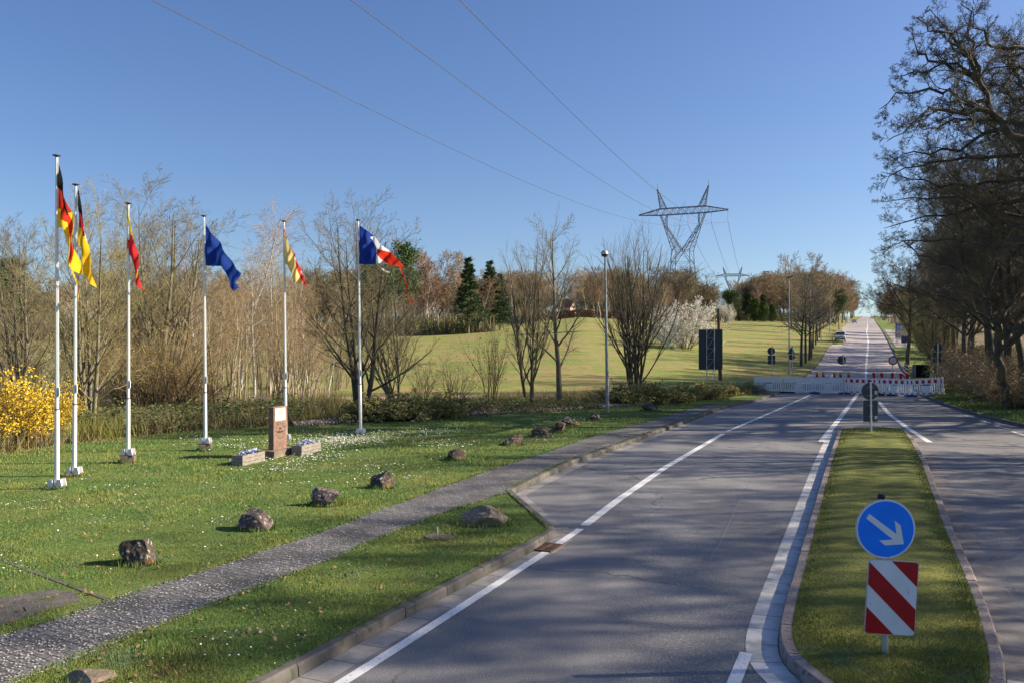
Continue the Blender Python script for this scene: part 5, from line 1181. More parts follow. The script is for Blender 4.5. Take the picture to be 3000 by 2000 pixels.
mb.build('frame', e); mb = MB()
for k in range(9): mb.box((-.2 + k * .05, 0, 0), (.022, .31, .026), M['rust'])
mb.box((0, 0, .002), (.46, .02, .026), M['rust']); mb.build('bars', e); MB().box((0, 0, -.004), (.47, .32, .006), M['black']).build('sump', e)
# ------------------------------------------------------------------ lamp posts
def lamp_post(base, H, label, kind, group=None):
    e = empty('lamp_post', base); tag(e, label, 'lamp post', group)
    MB().cyl((0, 0, -.1), (0, 0, 1.1), .085 if kind == 1 else .10, M['zinc_dull'], .082, k=14).build('sleeve', e, smooth=True)
    MB().cyl((0, 0, 1.1), (0 if kind == 2 else -.1, 0, H - .1), .075, M['zinc_dull'], .045, k=14).build('pole', e, smooth=True)
    if kind == 1:
        MB().lathe((-.12, 0, H - .16), [(.05, 0), (.13, .03), (.165, .12)], M['steel_dark'], k=20).build('lamp_base', e, smooth=True)
        MB().lathe((-.12, 0, H - .04), [(.17, 0), (.17, .03), (.15, .11), (.10, .17), (.03, .195)], M['zinc'], k=20).build('lamp_hood', e, smooth=True)
    else:
        mb = MB(); mb.prism([(-.35, -.02), (.28, .10), (.30, .20), (-.05, .16), (-.38, .06)], -.13, .13, M['steel_dark'], org=(.1, 0, H - .06)); mb.build('lamp_head', e, bevel=.02)
        MB().box((.0, 0, H - .02), (.4, .2, .03), M['sign_white'], ry=-.19).build('lens', e)
    return e
p = ground_at(1779, 1206, LAWN); lamp_post(p, 7.25, 'grey lamp post with a round hooded lamp standing on the lawn', 1)
for (x, y, H, l) in [(2312, 1094, 9.9, 'tall grey lamp post left of the road just beyond the barrier'), (2374, 1037, 9.8, 'second grey lamp post up the left side of the road, among the row of trees'), (2405.5, 996, 9.8, 'third grey lamp post up the left side of the road'), (2431, 975, 9.8, 'farthest grey lamp post up the left side of the road')]:
    lamp_post(ground_at(x, y, LAWN), H, l, 2, 'lamp posts along the far road')
# ------------------------------------------------------------------ signs
def pole_part(e, p0, p1, r=.03, m=None, cap=True):
    MB().cyl(p0, p1, r, m or M['zinc'], k=14).build('pole', e, smooth=True)
    if cap: MB().cyl(Vector(p1), Vector(p1) + Vector((0, 0, .05)), r * 1.3, M['black'], r * 1.1, k=14).build('cap', e, smooth=True)
# near keep-right sign
Yn = 8.53; ppm = F / Yn
W = lambda x, y, Y=Yn: Vector(((x - 1500) / F * Y, Y, CAMH + (1000 - y) / F * Y))
b = Vector(((2598 - 1500) / F * Yn, Yn, .14)); e = empty('keep_right_sign', b); tag(e, 'blue round sign with a white arrow above a red and white striped board', 'traffic sign')
tp = W(2588, 1462) - b
pole_part(e, (0, .04, -.05), (tp.x, .04, tp.z), .033)
MB().cyl((tp.x, .04, tp.z), (tp.x, .04, tp.z + .045), .042, M['black'], .036, k=16).build('pole_cap', e, smooth=True)
c = W(2594.6, 1548) - b; rr = R(4.2)
o = MB().prism(circle(.30, 64), 0, .012, M['zinc'], org=c, rot=rr).build('round_plate', e)
MB().prism(circle(.292, 64), -.003, 0, M['sign_white'], org=c, rot=rr).build('plate_border', o)
MB().prism(circle(.278, 64), -.006, -.003, M['sign_blue'], org=c, rot=rr).build('plate_face', o)
# arrow in px of the zoom: scale 2.4125, origin 2200,1350
def zp(x, y): q = W(2200 + x / 2.4125, 1350 + y / 2.4125) - b; return (q.x - c.x, q.z - c.z)
arrow = [zp(*t) for t in ((835, 370), (1027, 513), (1014, 418), (1055, 450), (1078, 583), (944, 592), (905, 557), (1002, 551), (813, 402))]
MB().prism(arrow, -.009, -.006, M['sign_white'], org=c).build('arrow', o)
c2 = W(2612, 1749) - b; r2 = R(3.6)
o = MB().prism(rrect(.505, .745, .035), 0, .012, M['zinc'], org=c2, rot=r2).build('striped_board', e)
MB().prism(rrect(.490, .730, .030), -.003, 0, M['sign_white'], org=c2, rot=r2).build('board_face', o)
def clip_poly(P, inside_f, inter):
    out = []
    for i in range(len(P)):
        a, b_ = P[i], P[(i + 1) % len(P)]
        if inside_f(a): out.append(a)
        if inside_f(a) != inside_f(b_): out.append(inter(a, b_))
    return out
def stripes(outline, slope, bands, y, th, m, org, rot, name, parent, yaw=0.0):
    """bands: list of (lo, hi) on t = z + slope*x"""
    mb = MB()
    for lo, hi in bands:
        P = outline
        for s, lim in ((1, lo), (-1, hi)):
            f = lambda p, s=s, lim=lim: s * (p[1] + slope * p[0] - lim) >= 0
            def it(a, b_, lim=lim):
                ta = a[1] + slope * a[0]; tb = b_[1] + slope * b_[0]; k = (lim - ta) / (tb - ta); return (a[0] + (b_[0] - a[0]) * k, a[1] + (b_[1] - a[1]) * k)
            P = clip_poly(P, f, it)
            if len(P) < 3: break
        if len(P) >= 3: mb.prism(P, y, y + th, m, org=org, rot=rot, yaw=yaw)
    return mb.build(name, parent)
stripes(rrect(.490, .730, .030), .92, [(.345, 2), (-.105, .12), (-2, -.33)], -.006, .003, M['sign_red'], c2, r2, 'red_stripes', o)
[MB().box((c2.x + tp.x * .4 - .02, .03, c2.z + dz), (.12, .05, .03), M['zinc']).build('clamp', e) for dz in (-.25, .25)]
# far end of the island, seen from behind
def back_sign(x, Ybase, off, parts, label, r=.03, lean=0.0, stickers=(), name='traffic_sign', ytop=None, m=None, group=None):
    """parts: (kind, cx, cy, w, h) in photo px at distance Ybase"""
    X = (x - 1500) / F * Ybase; z0 = float(T(X, Ybase)) + off; b = Vector((X, Ybase, z0)); e = empty(name, b); tag(e, label, 'traffic sign', group)
    k = Ybase / F; zt = CAMH + (1000 - ytop) * k - z0
    pole_part(e, (0, 0, -.1), (lean * zt, 0, zt), r, M['zinc'])
    for kind, cx, cy, w, h in parts:
        c = (((cx - 1500) * k) - X, .045, CAMH + (1000 - cy) * k - z0)
        if kind == 'disc': pts = circle(w * k / 2, 40)
        elif kind == 'rect': pts = rrect(w * k, h * k, min(w, h) * k * .09)
        elif kind == 'tri': pts = [(-w * k / 2, -h * k / 2), (w * k / 2, -h * k / 2), (0, h * k / 2)]
        o = MB().prism(pts, 0, .012, m or M['sign_back'], org=c).build('round_plate' if kind == 'disc' else ('triangle_plate' if kind == 'tri' else 'rectangular_plate'), e)
        [MB().box((c[0], .036, c[2] + s_ * h * k * .25), (w * k * .35, .014, .03), M['zinc_dull']).build('clamp', o) for s_ in (-1, 1)]
        mb = MB(); s1 = [(px * 1.0, pz * 1.0) for px, pz in pts]; mb.prism([(px * 1.035, pz * 1.035) for px, pz in pts], .004, .010, M['zinc'], org=c); mb.build('rim', o)
    for sx, sy in stickers:
        c = (((sx - 1500) * k) - X, .042, CAMH + (1000 - sy) * k - z0); mb = MB(); mb.box(c, (.085, .004, .11), M['sign_white']); mb.box((c[0] + .01, c[1] - .003, c[2] - .01), (.03, .003, .04), M['black']); mb.build('sticker', e)
    return e
back_sign(2552, 29.9, .14, [('disc', 2550.7, 1145, 50, 50), ('rect', 2552, 1202.7, 43, 62)], 'dark backs of a round and a rectangular sign at the far end of the island', r=.035, lean=-.01, stickers=((2568, 1149), (2568, 1222)), ytop=1117)
back_sign(2473, 56.0, 0.0, [('disc', 2466.5, 1054.4, 25, 25)], 'dark back of a round sign on a thin post in the middle of the barrier', r=.035, lean=-.028, stickers=((2474, 1058),), ytop=1041)
back_sign(2262, 69, LAWN, [('disc', 2260, 1028, 22, 22), ('rect', 2261, 1046.7, 21.5, 12.5), ('rect', 2261, 1059.9, 21.5, 12.5)], 'dark back of a round sign above two small plates left behind the barrier', r=.035, ytop=1015)
back_sign(2322, 72, LAWN, [('tri', 2319.5, 1025.5, 23, 21), ('disc', 2320.3, 1045.6, 17, 17)], 'dark back of a triangular sign above a round one beside the tall lamp post', r=.035, ytop=1014, stickers=((2326, 1032),))
back_sign(2746, 59.5, LAWN, [('disc', 2749, 1017.6, 25.6, 25.6), ('rect', 2747, 1039, 26, 14), ('rect', 2747, 1054, 26, 14)], 'dark back of a round sign above square plates at the right end of the barrier', r=.04, lean=.012, ytop=1005)
# no vehicles sign
Yv = 63.0; k = Yv / F; X = (2616 - 1500) * k; z0 = float(T(X, Yv)); e = empty('no_vehicles_sign', (X, Yv, z0)); tag(e, 'white round sign with a red ring behind the barrier', 'traffic sign')
zc = CAMH + (1000 - 1055.5) * k - z0; pole_part(e, (0, .03, 0), (0, .03, zc + .3), .03)
o = MB().prism(circle(.335, 48), 0, .015, M['zinc'], org=(0, 0, zc)).build('plate', e); MB().prism(circle(.328, 48), -.004, 0, M['board_red'], org=(0, 0, zc)).build('red_ring', o); MB().prism(circle(.245, 48), -.008, -.004, M['sign_white'], org=(0, 0, zc)).build('white_centre', o)
MB().box((0, .03, .05), (.7, .4, .1), M['rubber']).build('foot', e, bevel=.02)
# speed limit board
Ys = 150.0; k = Ys / F; X = (2638.6 - 1500) * k; z0 = float(T(X, Ys)) + LAWN; e = empty('speed_limit_board', (X, Ys, z0), R(-10)); tag(e, 'white and blue board listing three speed limits at the roadside', 'road sign')
wb, hb = 30 * k, 43.6 * k; zc = CAMH + (1000 - 968.8) * k - z0
for s in (-1, 1): MB().cyl((s * wb * .32, .06, -.3), (s * wb * .32, .06, zc + hb / 2), .06, M['zinc'], k=10).build('post', e)
o = MB().prism(rrect(wb, hb, .08), 0, .04, M['sign_white'], org=(0, 0, zc)).build('board', e)
MB().prism(rrect(wb * .93, hb * .95, .06), -.01, 0, M['sign_blue'], org=(0, 0, zc)).build('blue_field', o)
for j, t in enumerate(('50', '80', '110')):
    zz = zc + hb * (.20 - j * .265); MB().box((wb * .04, -.015, zz), (wb * .82, .012, hb * .235), M['sign_white']).build('panel', o)
    MB().prism(circle(.29, 28), -.03, -.021, M['board_red'], org=(-wb * .22, 0, zz)).build('red_ring', o); MB().prism(circle(.205, 28), -.04, -.03, M['sign_white'], org=(-wb * .22, 0, zz)).build('disc', o)
    text_mesh(t, .22 if len(t) < 3 else .17, M['black'], 'lettering', o, (-wb * .22, -.042, zz - .08), (R(90), 0, 0), .002)
text_mesh('FRANCE', .30, M['sign_white'], 'lettering', o, (0, -.012, zc + hb * .375), (R(90), 0, 0), .004)
# dark blue border sign with ring of stars
Ye = 117.0; k = Ye / F; X = (2652.3 - 1500) * k; z0 = float(T(X, Ye)) + LAWN; e = empty('border_sign', (X, Ye, z0)); tag(e, 'dark blue sign with a ring of yellow stars before the speed limit board', 'road sign')
zc = CAMH + (1000 - 994.2) * k - z0; pole_part(e, (0, .05, -.2), (0, .05, zc + .4), .045, cap=False)
o = MB().prism(rrect(24 * k, 20.5 * k, .05), 0, .02, M['zinc'], org=(0, 0, zc)).build('board', e); MB().prism(rrect(23 * k, 19.5 * k, .04), -.01, 0, M['sign_navy'], org=(0, 0, zc)).build('board_face', o)
mb = MB()
for j in range(12):
    a = 2 * math.pi * j / 12; P = []
    for q in range(10):
        r_ = .05 if q % 2 == 0 else .02; P.append((.33 * math.cos(a) + r_ * math.sin(math.pi * q / 5), .33 * math.sin(a) + r_ * math.cos(math.pi * q / 5)))
    mb.prism(P, -.014, -.01, M['lamp_yellow'], org=(0, 0, zc))
mb.build('star_ring', o)
# blue sign with white field
Yb = 71.0; k = Yb / F; X = (2786 - 1500) * k; z0 = float(T(X, Yb)) + LAWN; e = empty('blue_sign', (X, Yb, z0)); tag(e, 'faded blue rectangular sign with a white field at the edge of the right wood', 'traffic sign')
zc = CAMH + (1000 - 1068) * k - z0; pole_part(e, (0, .04, -.2), (0, .04, zc + .4), .035, cap=False)
o = MB().prism(rrect(21 * k, 29 * k, .04), 0, .012, M['sign_navy'], org=(0, 0, zc)).build('board', e); MB().prism(rrect(.34, .34, .02), -.006, 0, M['sign_white'], org=(0, 0, zc + .12)).build('white_field', o); MB().prism([(-.12, 0), (.12, 0), (.12, .05), (.07, .09), (-.07, .09), (-.12, .05)], -.01, -.006, M['black'], org=(0, 0, zc + .16)).build('symbol', o)
MB().prism(rrect(21 * k, 11 * k, .03), 0, .012, M['zinc'], org=(0, 0, zc - .62)).build('lower_plate', e)
# big sign from behind
Yg = 70.0; k = Yg / F; X = (2082 - 1500) * k; z0 = float(T(X, Yg)) + LAWN; e = empty('direction_sign', (X, Yg, z0), R(4)); tag(e, 'tall dark back of a large rectangular sign on a lattice of two posts', 'road sign')
zt_, zb_ = CAMH + (1000 - 965) * k - z0, CAMH + (1000 - 1082) * k - z0
o = MB().prism(rrect(71 * k, zt_ - zb_, .06), 0, .03, M['sign_back'], org=(0, 0, (zt_ + zb_) / 2)).build('board', e)
mb = MB(); [mb.box((0, -.008, zb_ + (zt_ - zb_) * t), (71 * k - .06, .014, .03), M['steel_dark']) for t in (.33, .66)]; mb.build('seam', o)
mb = MB()
for xx in (-.35, .28): mb.cyl((xx, -.06, -.3), (xx, -.06, zt_ + .06), .035, M['zinc'], k=10)
zz = 0.2; s = 1
while zz < zt_ - .3:
    mb.cyl((-.35, -.06, zz), (.28, -.06, zz), .018, M['zinc'], k=6); mb.cyl((-.35 if s > 0 else .28, -.06, zz), (.28 if s > 0 else -.35, -.06, zz + .85), .016, M['zinc'], k=6); zz += .85
mb.build('lattice', e)
# timber pole
p = at_depth(2111, 73, LAWN); e = empty('timber_pole', p); tag(e, 'brown timber pole standing behind the large dark sign back', 'pole')
Ht = (CAMH + (1000 - 905) * 73 / F) - p.z; MB().cyl((0, 0, -.3), (-.2, 0, Ht), .17, M['wood_brown'], .12, k=12).build('shaft', e, smooth=True); MB().cyl((-.3, -.1, 1.5), (-.45, -.1, Ht - .5), .02, M['steel_dark'], k=6).build('cable', e)
# ------------------------------------------------------------------ barrier
BX = [(2209.6, 58.6), (2295, 57.8), (2383, 57.2), (2474, 56.6), (2571, 55.2), (2668, 53.6), (2770, 52.2)]
BP = [Vector(((x - 1500) / F * y, y, 0)) for x, y in BX]
def panel(a, b, striped, label, zoff=0.0, raise_r=0.0, mirror=False):
    d = b - a; L = d.length; yw = math.atan2(d.y, d.x); za = float(T(a.x, a.y)); zb = float(T(b.x, b.y)) + raise_r
    e = empty('road_barrier', (a.x, a.y, za + .10), yw); e.rotation_euler = (0, -math.atan2(zb - za, L), yw)
    tag(e, label, 'barrier', 'plastic barrier panels across the road')
    L -= .05; m = M['board_white']; mb = MB(); t = .04
    mb.box((L / 2, 0, .985 - .20), (L, t, .34), m)                      # top board
    mb.box((L / 2, 0, .07), (L, t, .13), m)                             # bottom board
    mb.box((.03, 0, .5), (.06, t + .01, 1.0), m); mb.box((L - .03, 0, .5), (.06, t + .01, 1.0), m)
    n = 13
    for i in range(n):
        x = .06 + (L - .12) * (i + .5) / n
        if abs(i - n // 2) <= 1: continue
        mb.box((x, 0, .375), ((L - .12) / n * .52, t * .8, .49), m)
    mb.box((L / 2, 0, .33), (L * .23, t * .8, .40), m)
    for i in range(11): mb.box((.08 + (L - .16) * i / 10, 0, .985), (.035, t * .8, .07), m)
    if striped:
        ns = 11; w = L / ns
        for i in range(ns):
            if i % 2 == 0:
                ww = w if 0 < i < ns - 1 else w * .5; xx = (i + .5) * w + (w * .22 if i == 0 else (-w * .22 if i == ns - 1 else 0))
                for s in (-1, 1):
                    mb.box((xx, s * (t / 2 + .003), .985 - .20), (ww, .004, .22), M['board_red']); mb.box((xx, s * (t / 2 + .003), .065), (ww, .004, .07), M['board_red'])
    mb.build('frame', e)
    return e
LP_ = ['plain white barrier panel at the left end, half behind weeds', 'plain white barrier panel, second from the left end', 'plain white barrier panel next to the red striped ones, carrying yellow lamps', 'red and white barrier panel directly behind the island sign', 'red and white barrier panel carrying red lamps, second from the right end', 'red and white barrier panel at the right end, angled on the grass']
for i in range(6):
    panel(BP[i], BP[i + 1], i > 2, LP_[i], raise_r=(.16 if i == 5 else 0))
FT = [(2302, 58.0, 'rubber', 1.0, 'black barrier foot at the kerb under the left panels'), (2386, 57.2, 'foot_blue', .5, 'blue barrier foot under the second joint from the left'), (2473, 56.6, 'foot_blue', .6, 'blue barrier foot under the thin sign post'), (2575, 55.1, 'rubber', .5, 'dark barrier foot hidden behind the island sign'), (2612, 54.6, 'rubber', .5, 'dark barrier foot under the second panel from the right'), (2668, 53.6, 'foot_blue', .62, 'blue barrier foot at the right end of the road'), (2785, 52.0, 'rubber', .3, 'small dark foot on the grass at the right end of the barrier')]
for x, y, m_, w_, l_ in FT:
    q = Vector(((x - 1500) / F * y, y)); zf = float(T(q.x, q.y)) + (LAWN if x > 2700 else 0); mb = MB(); mb.prism([(-w_ / 2 - .05, 0), (w_ / 2 + .05, 0), (w_ / 2, .11), (-w_ / 2, .11)], -.2, .2, M[m_]); mb.box((0, 0, .13), (.09, .09, .06), M[m_])
    o = mb.build('ballast_block', bevel=.012); o.location = (q.x, q.y - .05, zf); tag(o, l_, 'barrier foot', 'feet under the barrier')
def lamp(x, col, label):
    xs_ = [v[0] for v in BX]; Yl = float(np.interp(x, xs_, [v[1] for v in BX])); q = Vector(((x - 1500) / F * Yl, Yl)); z = float(T(q.x, q.y)) + 1.13
    e = empty('warning_lamp', (q.x, q.y, z), R(0)); tag(e, label, 'warning lamp', 'warning lamps on the barrier')
    MB().box((.05, 0, .06), (.15, .10, .16), M['lamp_red'] if True else M['lamp_yellow']).build('battery_box', e, bevel=.02)
    s = -1; MB().lathe((.03, -.03, .22), [(.03, -.045), (.09, -.03), (.105, 0), (.09, .03), (.03, .045)], M['lamp_yellow' if col == 'y' else 'lamp_red'], k=20, axis=(-.4, -1, .1)).build('lens', e, smooth=True)
    MB().lathe((.05, .03, .22), [(.10, -.02), (.105, 0), (.10, .03)], M['lamp_red'], k=20, axis=(-.4, -1, .1)).build('hood', e, smooth=True)
    MB().cyl((.05, 0, -.06), (.05, 0, 0), .02, M['zinc'], k=8).build('bracket', e)
for j, x in enumerate([2391, 2410, 2442, 2460, 2484]): lamp(x, 'y', ['leftmost amber lens warning lamp on the barrier', 'second amber lens warning lamp from the left', 'third amber lens warning lamp from the left', 'fourth amber lens warning lamp, just left of the thin sign post', 'fifth amber lens warning lamp, just right of the thin sign post'][j])
for j, x in enumerate([2558, 2581, 2612, 2637, 2656]): lamp(x, 'r', ['leftmost red warning lamp above the island sign', 'second red warning lamp from the left', 'middle red warning lamp under the red ringed sign', 'fourth red warning lamp from the left', 'rightmost red warning lamp in front of the leaning beacons'][j])
# beacons
def beacon(x, Yq, lean, H, label):
    X = (x - 1500) / F * Yq; z0 = float(T(X, Yq)); e = empty('striped_beacon', (X, Yq, z0)); e.rotation_euler = (0, lean, R(-12)); tag(e, label, 'beacon', 'leaning beacons behind the barrier')
    o = MB().prism(rrect(.27, H - .1, .03), 0, .04, M['board_white'], org=(0, 0, H / 2 + .05)).build('board', e)
    stripes(rrect(.27, H - .1, .03), .9, [(v, v + .17) for v in np.arange(-H / 2 - .1, H / 2 + .2, .34)], -.006, .006, M['board_red'], (0, 0, H / 2 + .05), 0, 'red_stripes', o)
    MB().box((0, .02, .04), (.5, .3, .08), M['rubber']).build('foot', e)
beacon(2645, 80, R(10), 1.62, 'leaning red and white striped beacon further left and behind'); beacon(2665, 74, R(-10), 1.75, 'leaning red and white striped beacon in front')
# overturned container
Yc = 84.0; k = Yc / F; X = (2698 - 1500) * k; z0 = float(T(X, Yc)) + LAWN; e = empty('waste_bin', (X, Yc, z0 + .02), R(-8)); tag(e, 'overturned dark bin lying open on the grass behind the barrier', 'bin')
mb = MB(); w_, h_ = 1.25, 1.2
mb.box((0, .5, h_ / 2), (w_, .05, h_), M['black']); mb.box((-w_ / 2, 0, h_ / 2), (.05, 1.0, h_), M['sign_back']); mb.box((w_ / 2, 0, h_ / 2), (.05, 1.0, h_), M['black']); mb.box((0, 0, .025), (w_, 1.0, .05), M['black']); mb.box((0, 0, h_), (w_, 1.0, .05), M['black']); mb.build('body', e, bevel=.02)
mb = MB(); [mb.box((-w_ / 2 - .06, -.5, .1 + .13 * j), (.10, .06, .07), M['car_silver']) for j in range(9)]; mb.box((0, -.5, h_ + .03), (w_, .05, .04), M['car_silver']); mb.build('ragged_rim', e)
# fallen post
a = at_depth(2707, 70, LAWN + .02); b_ = at_depth(2741, 71, LAWN + .75); o = MB().cyl((0, 0, 0), tuple(b_ - a), .06, M['zinc'], .06, k=10).build('fallen_post', smooth=True); o.location = a; tag(o, 'pale metal post leaning low over the grass right of the bin', 'post')
a = at_depth(2621, 128, LAWN); b_ = at_depth(2609.6, 132, LAWN + .9); mb = MB(); dv = b_ - a; mb.cyl((0, 0, 0), tuple(dv * .5), .07, M['black'], k=8); mb.cyl(tuple(dv * .5), tuple(dv), .07, M['board_white'], k=8); o = mb.build('marker_post'); o.location = a; tag(o, 'tilted black and white roadside marker post beside the right kerb', 'marker post')
# notice board far left
Yw = 320.0; p = at_depth(2482, Yw, LAWN); e = empty('notice_board', p, R(10)); tag(e, 'tall white notice board on the verge far up the left side of the road', 'notice board')
for s in (-1, 1): MB().box((s * .42, 0, 1.25), (.6, .12, 2.3), M['sign_white']).build('panel', e)
mb = MB(); [mb.box((-.42, -.07, .4 + .26 * j), (.45, .02, .10), M['sign_back']) for j in range(8)]; mb.build('notices', e); mb = MB(); [mb.cyl((x, 0, -.2), (x, 0, 2.5), .05, M['zinc'], k=6) for x in (-.75, 0, .75)]; mb.build('post', e)
# ------------------------------------------------------------------ vehicles
def vehicle(pos, yaw, kind, paint, label, name='parked_van'):
    e = empty(name, pos, yaw); tag(e, label, 'van' if 'van' in name else 'car')
    if kind == 'van': side = [(-2.05, .28), (-2.1, .75), (-2.0, .95), (-1.25, 1.12), (-.75, 1.70), (-.5, 1.82), (1.9, 1.84), (2.05, 1.6), (2.1, .9), (2.08, .3)]; W_ = 1.78; L_ = 2.1
    else: side = [(-2.0, .30), (-2.05, .62), (-1.9, .78), (-1.05, .92), (-.45, 1.38), (.7, 1.42), (1.4, 1.02), (2.0, .95), (2.05, .35)]; W_ = 1.7; L_ = 2.05
    # local -x faces forward; side profile in x,z, width along y, cabin tapered
    mb = MB(); n = len(side); V = []
    for y, f in ((-W_ / 2, 1.0), (-W_ / 2 * .86, 1), (W_ / 2 * .86, 1), (W_ / 2, 1.0)): pass
    def yy(z, s): return s * (W_ / 2 - max(0, z - (1.0 if kind == 'van' else .85)) * .16)
    V = [(x, yy(z, -1), z) for x, z in side] + [(x, yy(z, 1), z) for x, z in side]
    Fc = [tuple(range(n)), tuple(range(2 * n - 1, n - 1, -1))] + [(i, n + i, n + (i + 1) % n, (i + 1) % n) for i in range(n)]
    mb.add(V, Fc, M[paint]); mb.build('body', e, bevel=.05)
    a, b_ = (side[3], side[4]); a = Vector((a[0], 0, a[1])); b2 = Vector((b_[0], 0, b_[1])); nrm = Vector((-(b2.z - a.z), 0, b2.x - a.x)).normalized() * .012
    mb = MB(); p = [a.lerp(b2, t) + nrm * s for s in (1,) for t in (.06, .95)]
    wa, wb_ = yy(p[0].z, 1) - .1, yy(p[1].z, 1) - .1
    mb.add([(p[0].x, -wa, p[0].z), (p[0].x, wa, p[0].z), (p[1].x, wb_, p[1].z), (p[1].x, -wb_, p[1].z)], [(0, 1, 2, 3)], M['glass']); mb.build('windscreen', e)
    for s in (-1, 1):
        z0_, z1_ = (1.12, 1.66) if kind == 'van' else (.95, 1.33)
        mb = MB(); q = lambda x, z: (x, yy(z, s) + s * .012, z)
        mb.add([q(side[3][0] + .35, z0_), q(.35, z0_), q(.35, z1_), q(side[4][0] + .12, z1_)], [(0, 1, 2, 3)], M['glass']); mb.build('side_window', e)
        MB().box((-L_ - .0, s * (W_ / 2 - .25), .82 if kind == 'van' else .66), (.12, .34, .16), M['sign_white']).build('headlight', e, bevel=.03)
        MB().box((side[3][0] + .45, s * (W_ / 2 + .10), 1.15 if kind == 'van' else .98), (.14, .2, .2), M['black']).build('mirror', e, bevel=.03)
        for x in (-1.3, 1.3):
            o = MB().cyl((x, s * (W_ / 2 - .2), .31), (x, s * (W_ / 2 + .01), .31), .31, M['rubber'], k=20).build('wheel', e); MB().cyl((x, s * (W_ / 2 + .0), .31), (x, s * (W_ / 2 + .02), .31), .19, M['zinc'], k=16).build('rim', o)
    MB().box((-L_ - .01, 0, .42), (.12, W_ * .92, .26), M['black']).build('bumper', e, bevel=.03); MB().box((-L_ - .075, 0, .50), (.02, .5, .11), M['sign_white']).build('number_plate', e); MB().box((-L_ + .02, 0, .80 if kind == 'van' else .62), (.06, .6, .07), M['black']).build('grille', e)
    return e
hd = math.atan2(.923, .384)   # road direction
p = at_depth(2462, 156, .06); vehicle(p, hd, 'van', 'car_white', 'small white van parked facing the camera on the left beyond the barrier')
p = at_depth(2503, 330, .06); vehicle(p, hd, 'car', 'car_silver', 'silver blue car parked on the left far up the road', 'parked_car')
p = at_depth(2556, 520, .06); vehicle(p, hd, 'car', 'car_white', 'white car at the right kerb near the top of the far road', 'parked_car')
p = at_depth(2562, 560, .06); vehicle(p, hd, 'car', 'car_silver', 'blue grey car just behind the farthest white car', 'parked_car')
# ------------------------------------------------------------------ ground cover (stuff)
def in_lawn(X, Y):
    return (X < xkl(Y) - KW - .02) & ~((X > xpu(Y) + .0) & (X < xpl(Y) - .0) & (Y < 44))
def blades(name, X, Y, Z, h, w, m, rg_, lean=.5):
    n = len(X); az = rg_.random(n) * 6.28; dx = np.cos(az) * w; dy = np.sin(az) * w; la = rg_.random(n) * 6.28; ll = rg_.random(n) * lean * h
    V = np.stack([np.stack([X - dx, Y - dy, Z - .01], 1), np.stack([X + dx, Y + dy, Z - .01], 1), np.stack([X + np.cos(la) * ll, Y + np.sin(la) * ll, Z + h], 1)], 1).reshape(-1, 3)
    me = raw_mesh(name, V, [np.arange(3 * n).reshape(-1, 3)], [m], smooth=False); o = link_mesh(name, me); return o
rn = np.random.default_rng(3)
def lawn_samples(n, ytop, ybot=2060, x0=-60, x1=2300):
    px = rn.uniform(x0, x1, n); py = ytop + (ybot - ytop) * rn.random(n); u = (px - 1500) / F; Y = (CAMH - LAWN + .05) * F / (py - 1000); X = u * Y
    k = in_lawn(X, Y); return X[k], Y[k]
def vnoise(X, Y, s, seed=0):
    a = np.sin(X * s + seed) + np.sin(Y * s * 1.3 + seed * 2 + 1.7 * np.sin(X * s * .7)) + np.sin((X + Y) * s * .6 + seed * 3); return a / 3
X, Y = lawn_samples(420000, 1165)
u = X / Y; lb = np.interp(u, LB[:, 0], LB[:, 1]); k = (Y < lb + .5) & (vnoise(X, Y, 3.0) + rn.normal(0, .5, len(X)) > -.75)
wp = (Y < 11.3) & (Y > 8.8) & (X < -5.6 + (Y - 9) * .1) & (rn.random(len(X)) < .8); k &= ~wp
X, Y = X[k], Y[k]; hh = rn.uniform(.012, .036, len(X)) * (1 + .5 * vnoise(X, Y, 1.1, 4)) * np.clip(Y / 14, .9, 1.9) * np.where((vnoise(X, Y, 2.3, 9) > .45) & (rn.random(len(X)) < .5), 1.9, 1)
tag(blades('grass', X, Y, T(X, Y) + LAWN, hh, .0035 * np.clip(Y / 9, 1, 5), M['blades'], rn, 1.0), 'short green grass covering the lawn', 'grass', kind='stuff')
# island grass
mn_, mx_ = IQ.min(0), IQ.max(0); n = 420000; Yi = 1 / rn.uniform(1 / mx_[1], 1 / mn_[1], n); Xi = rn.uniform(mn_[0], mx_[0], n); k = inside(Xi, Yi, [tuple(q) for q in IQ]); Xi, Yi = Xi[k], Yi[k]
hh = rn.uniform(.012, .036, len(Xi)) * (1 + .4 * vnoise(Xi, Yi, 2.2, 4))
tag(blades('island_grass', Xi, Yi, T(Xi, Yi) + .145, hh, .003 * np.clip(Yi / 9, 1, 4), M['blades_moss'], rn, 1.2), 'mossy grass growing on the traffic island', 'grass', kind='stuff')
# right verge grass
n = 60000; Yv_ = rn.uniform(28, 80, n); Xv = xkr(Yv_) + .2 + rn.random(n) ** 1.3 * 7; tag(blades('verge_grass', Xv, Yv_, T(Xv, Yv_) + LAWN, rn.uniform(.05, .16, n), np.full(n, .018), M['blades'], rn, .8), 'bright grass on the verge in front of the right wood', 'grass', kind='stuff')
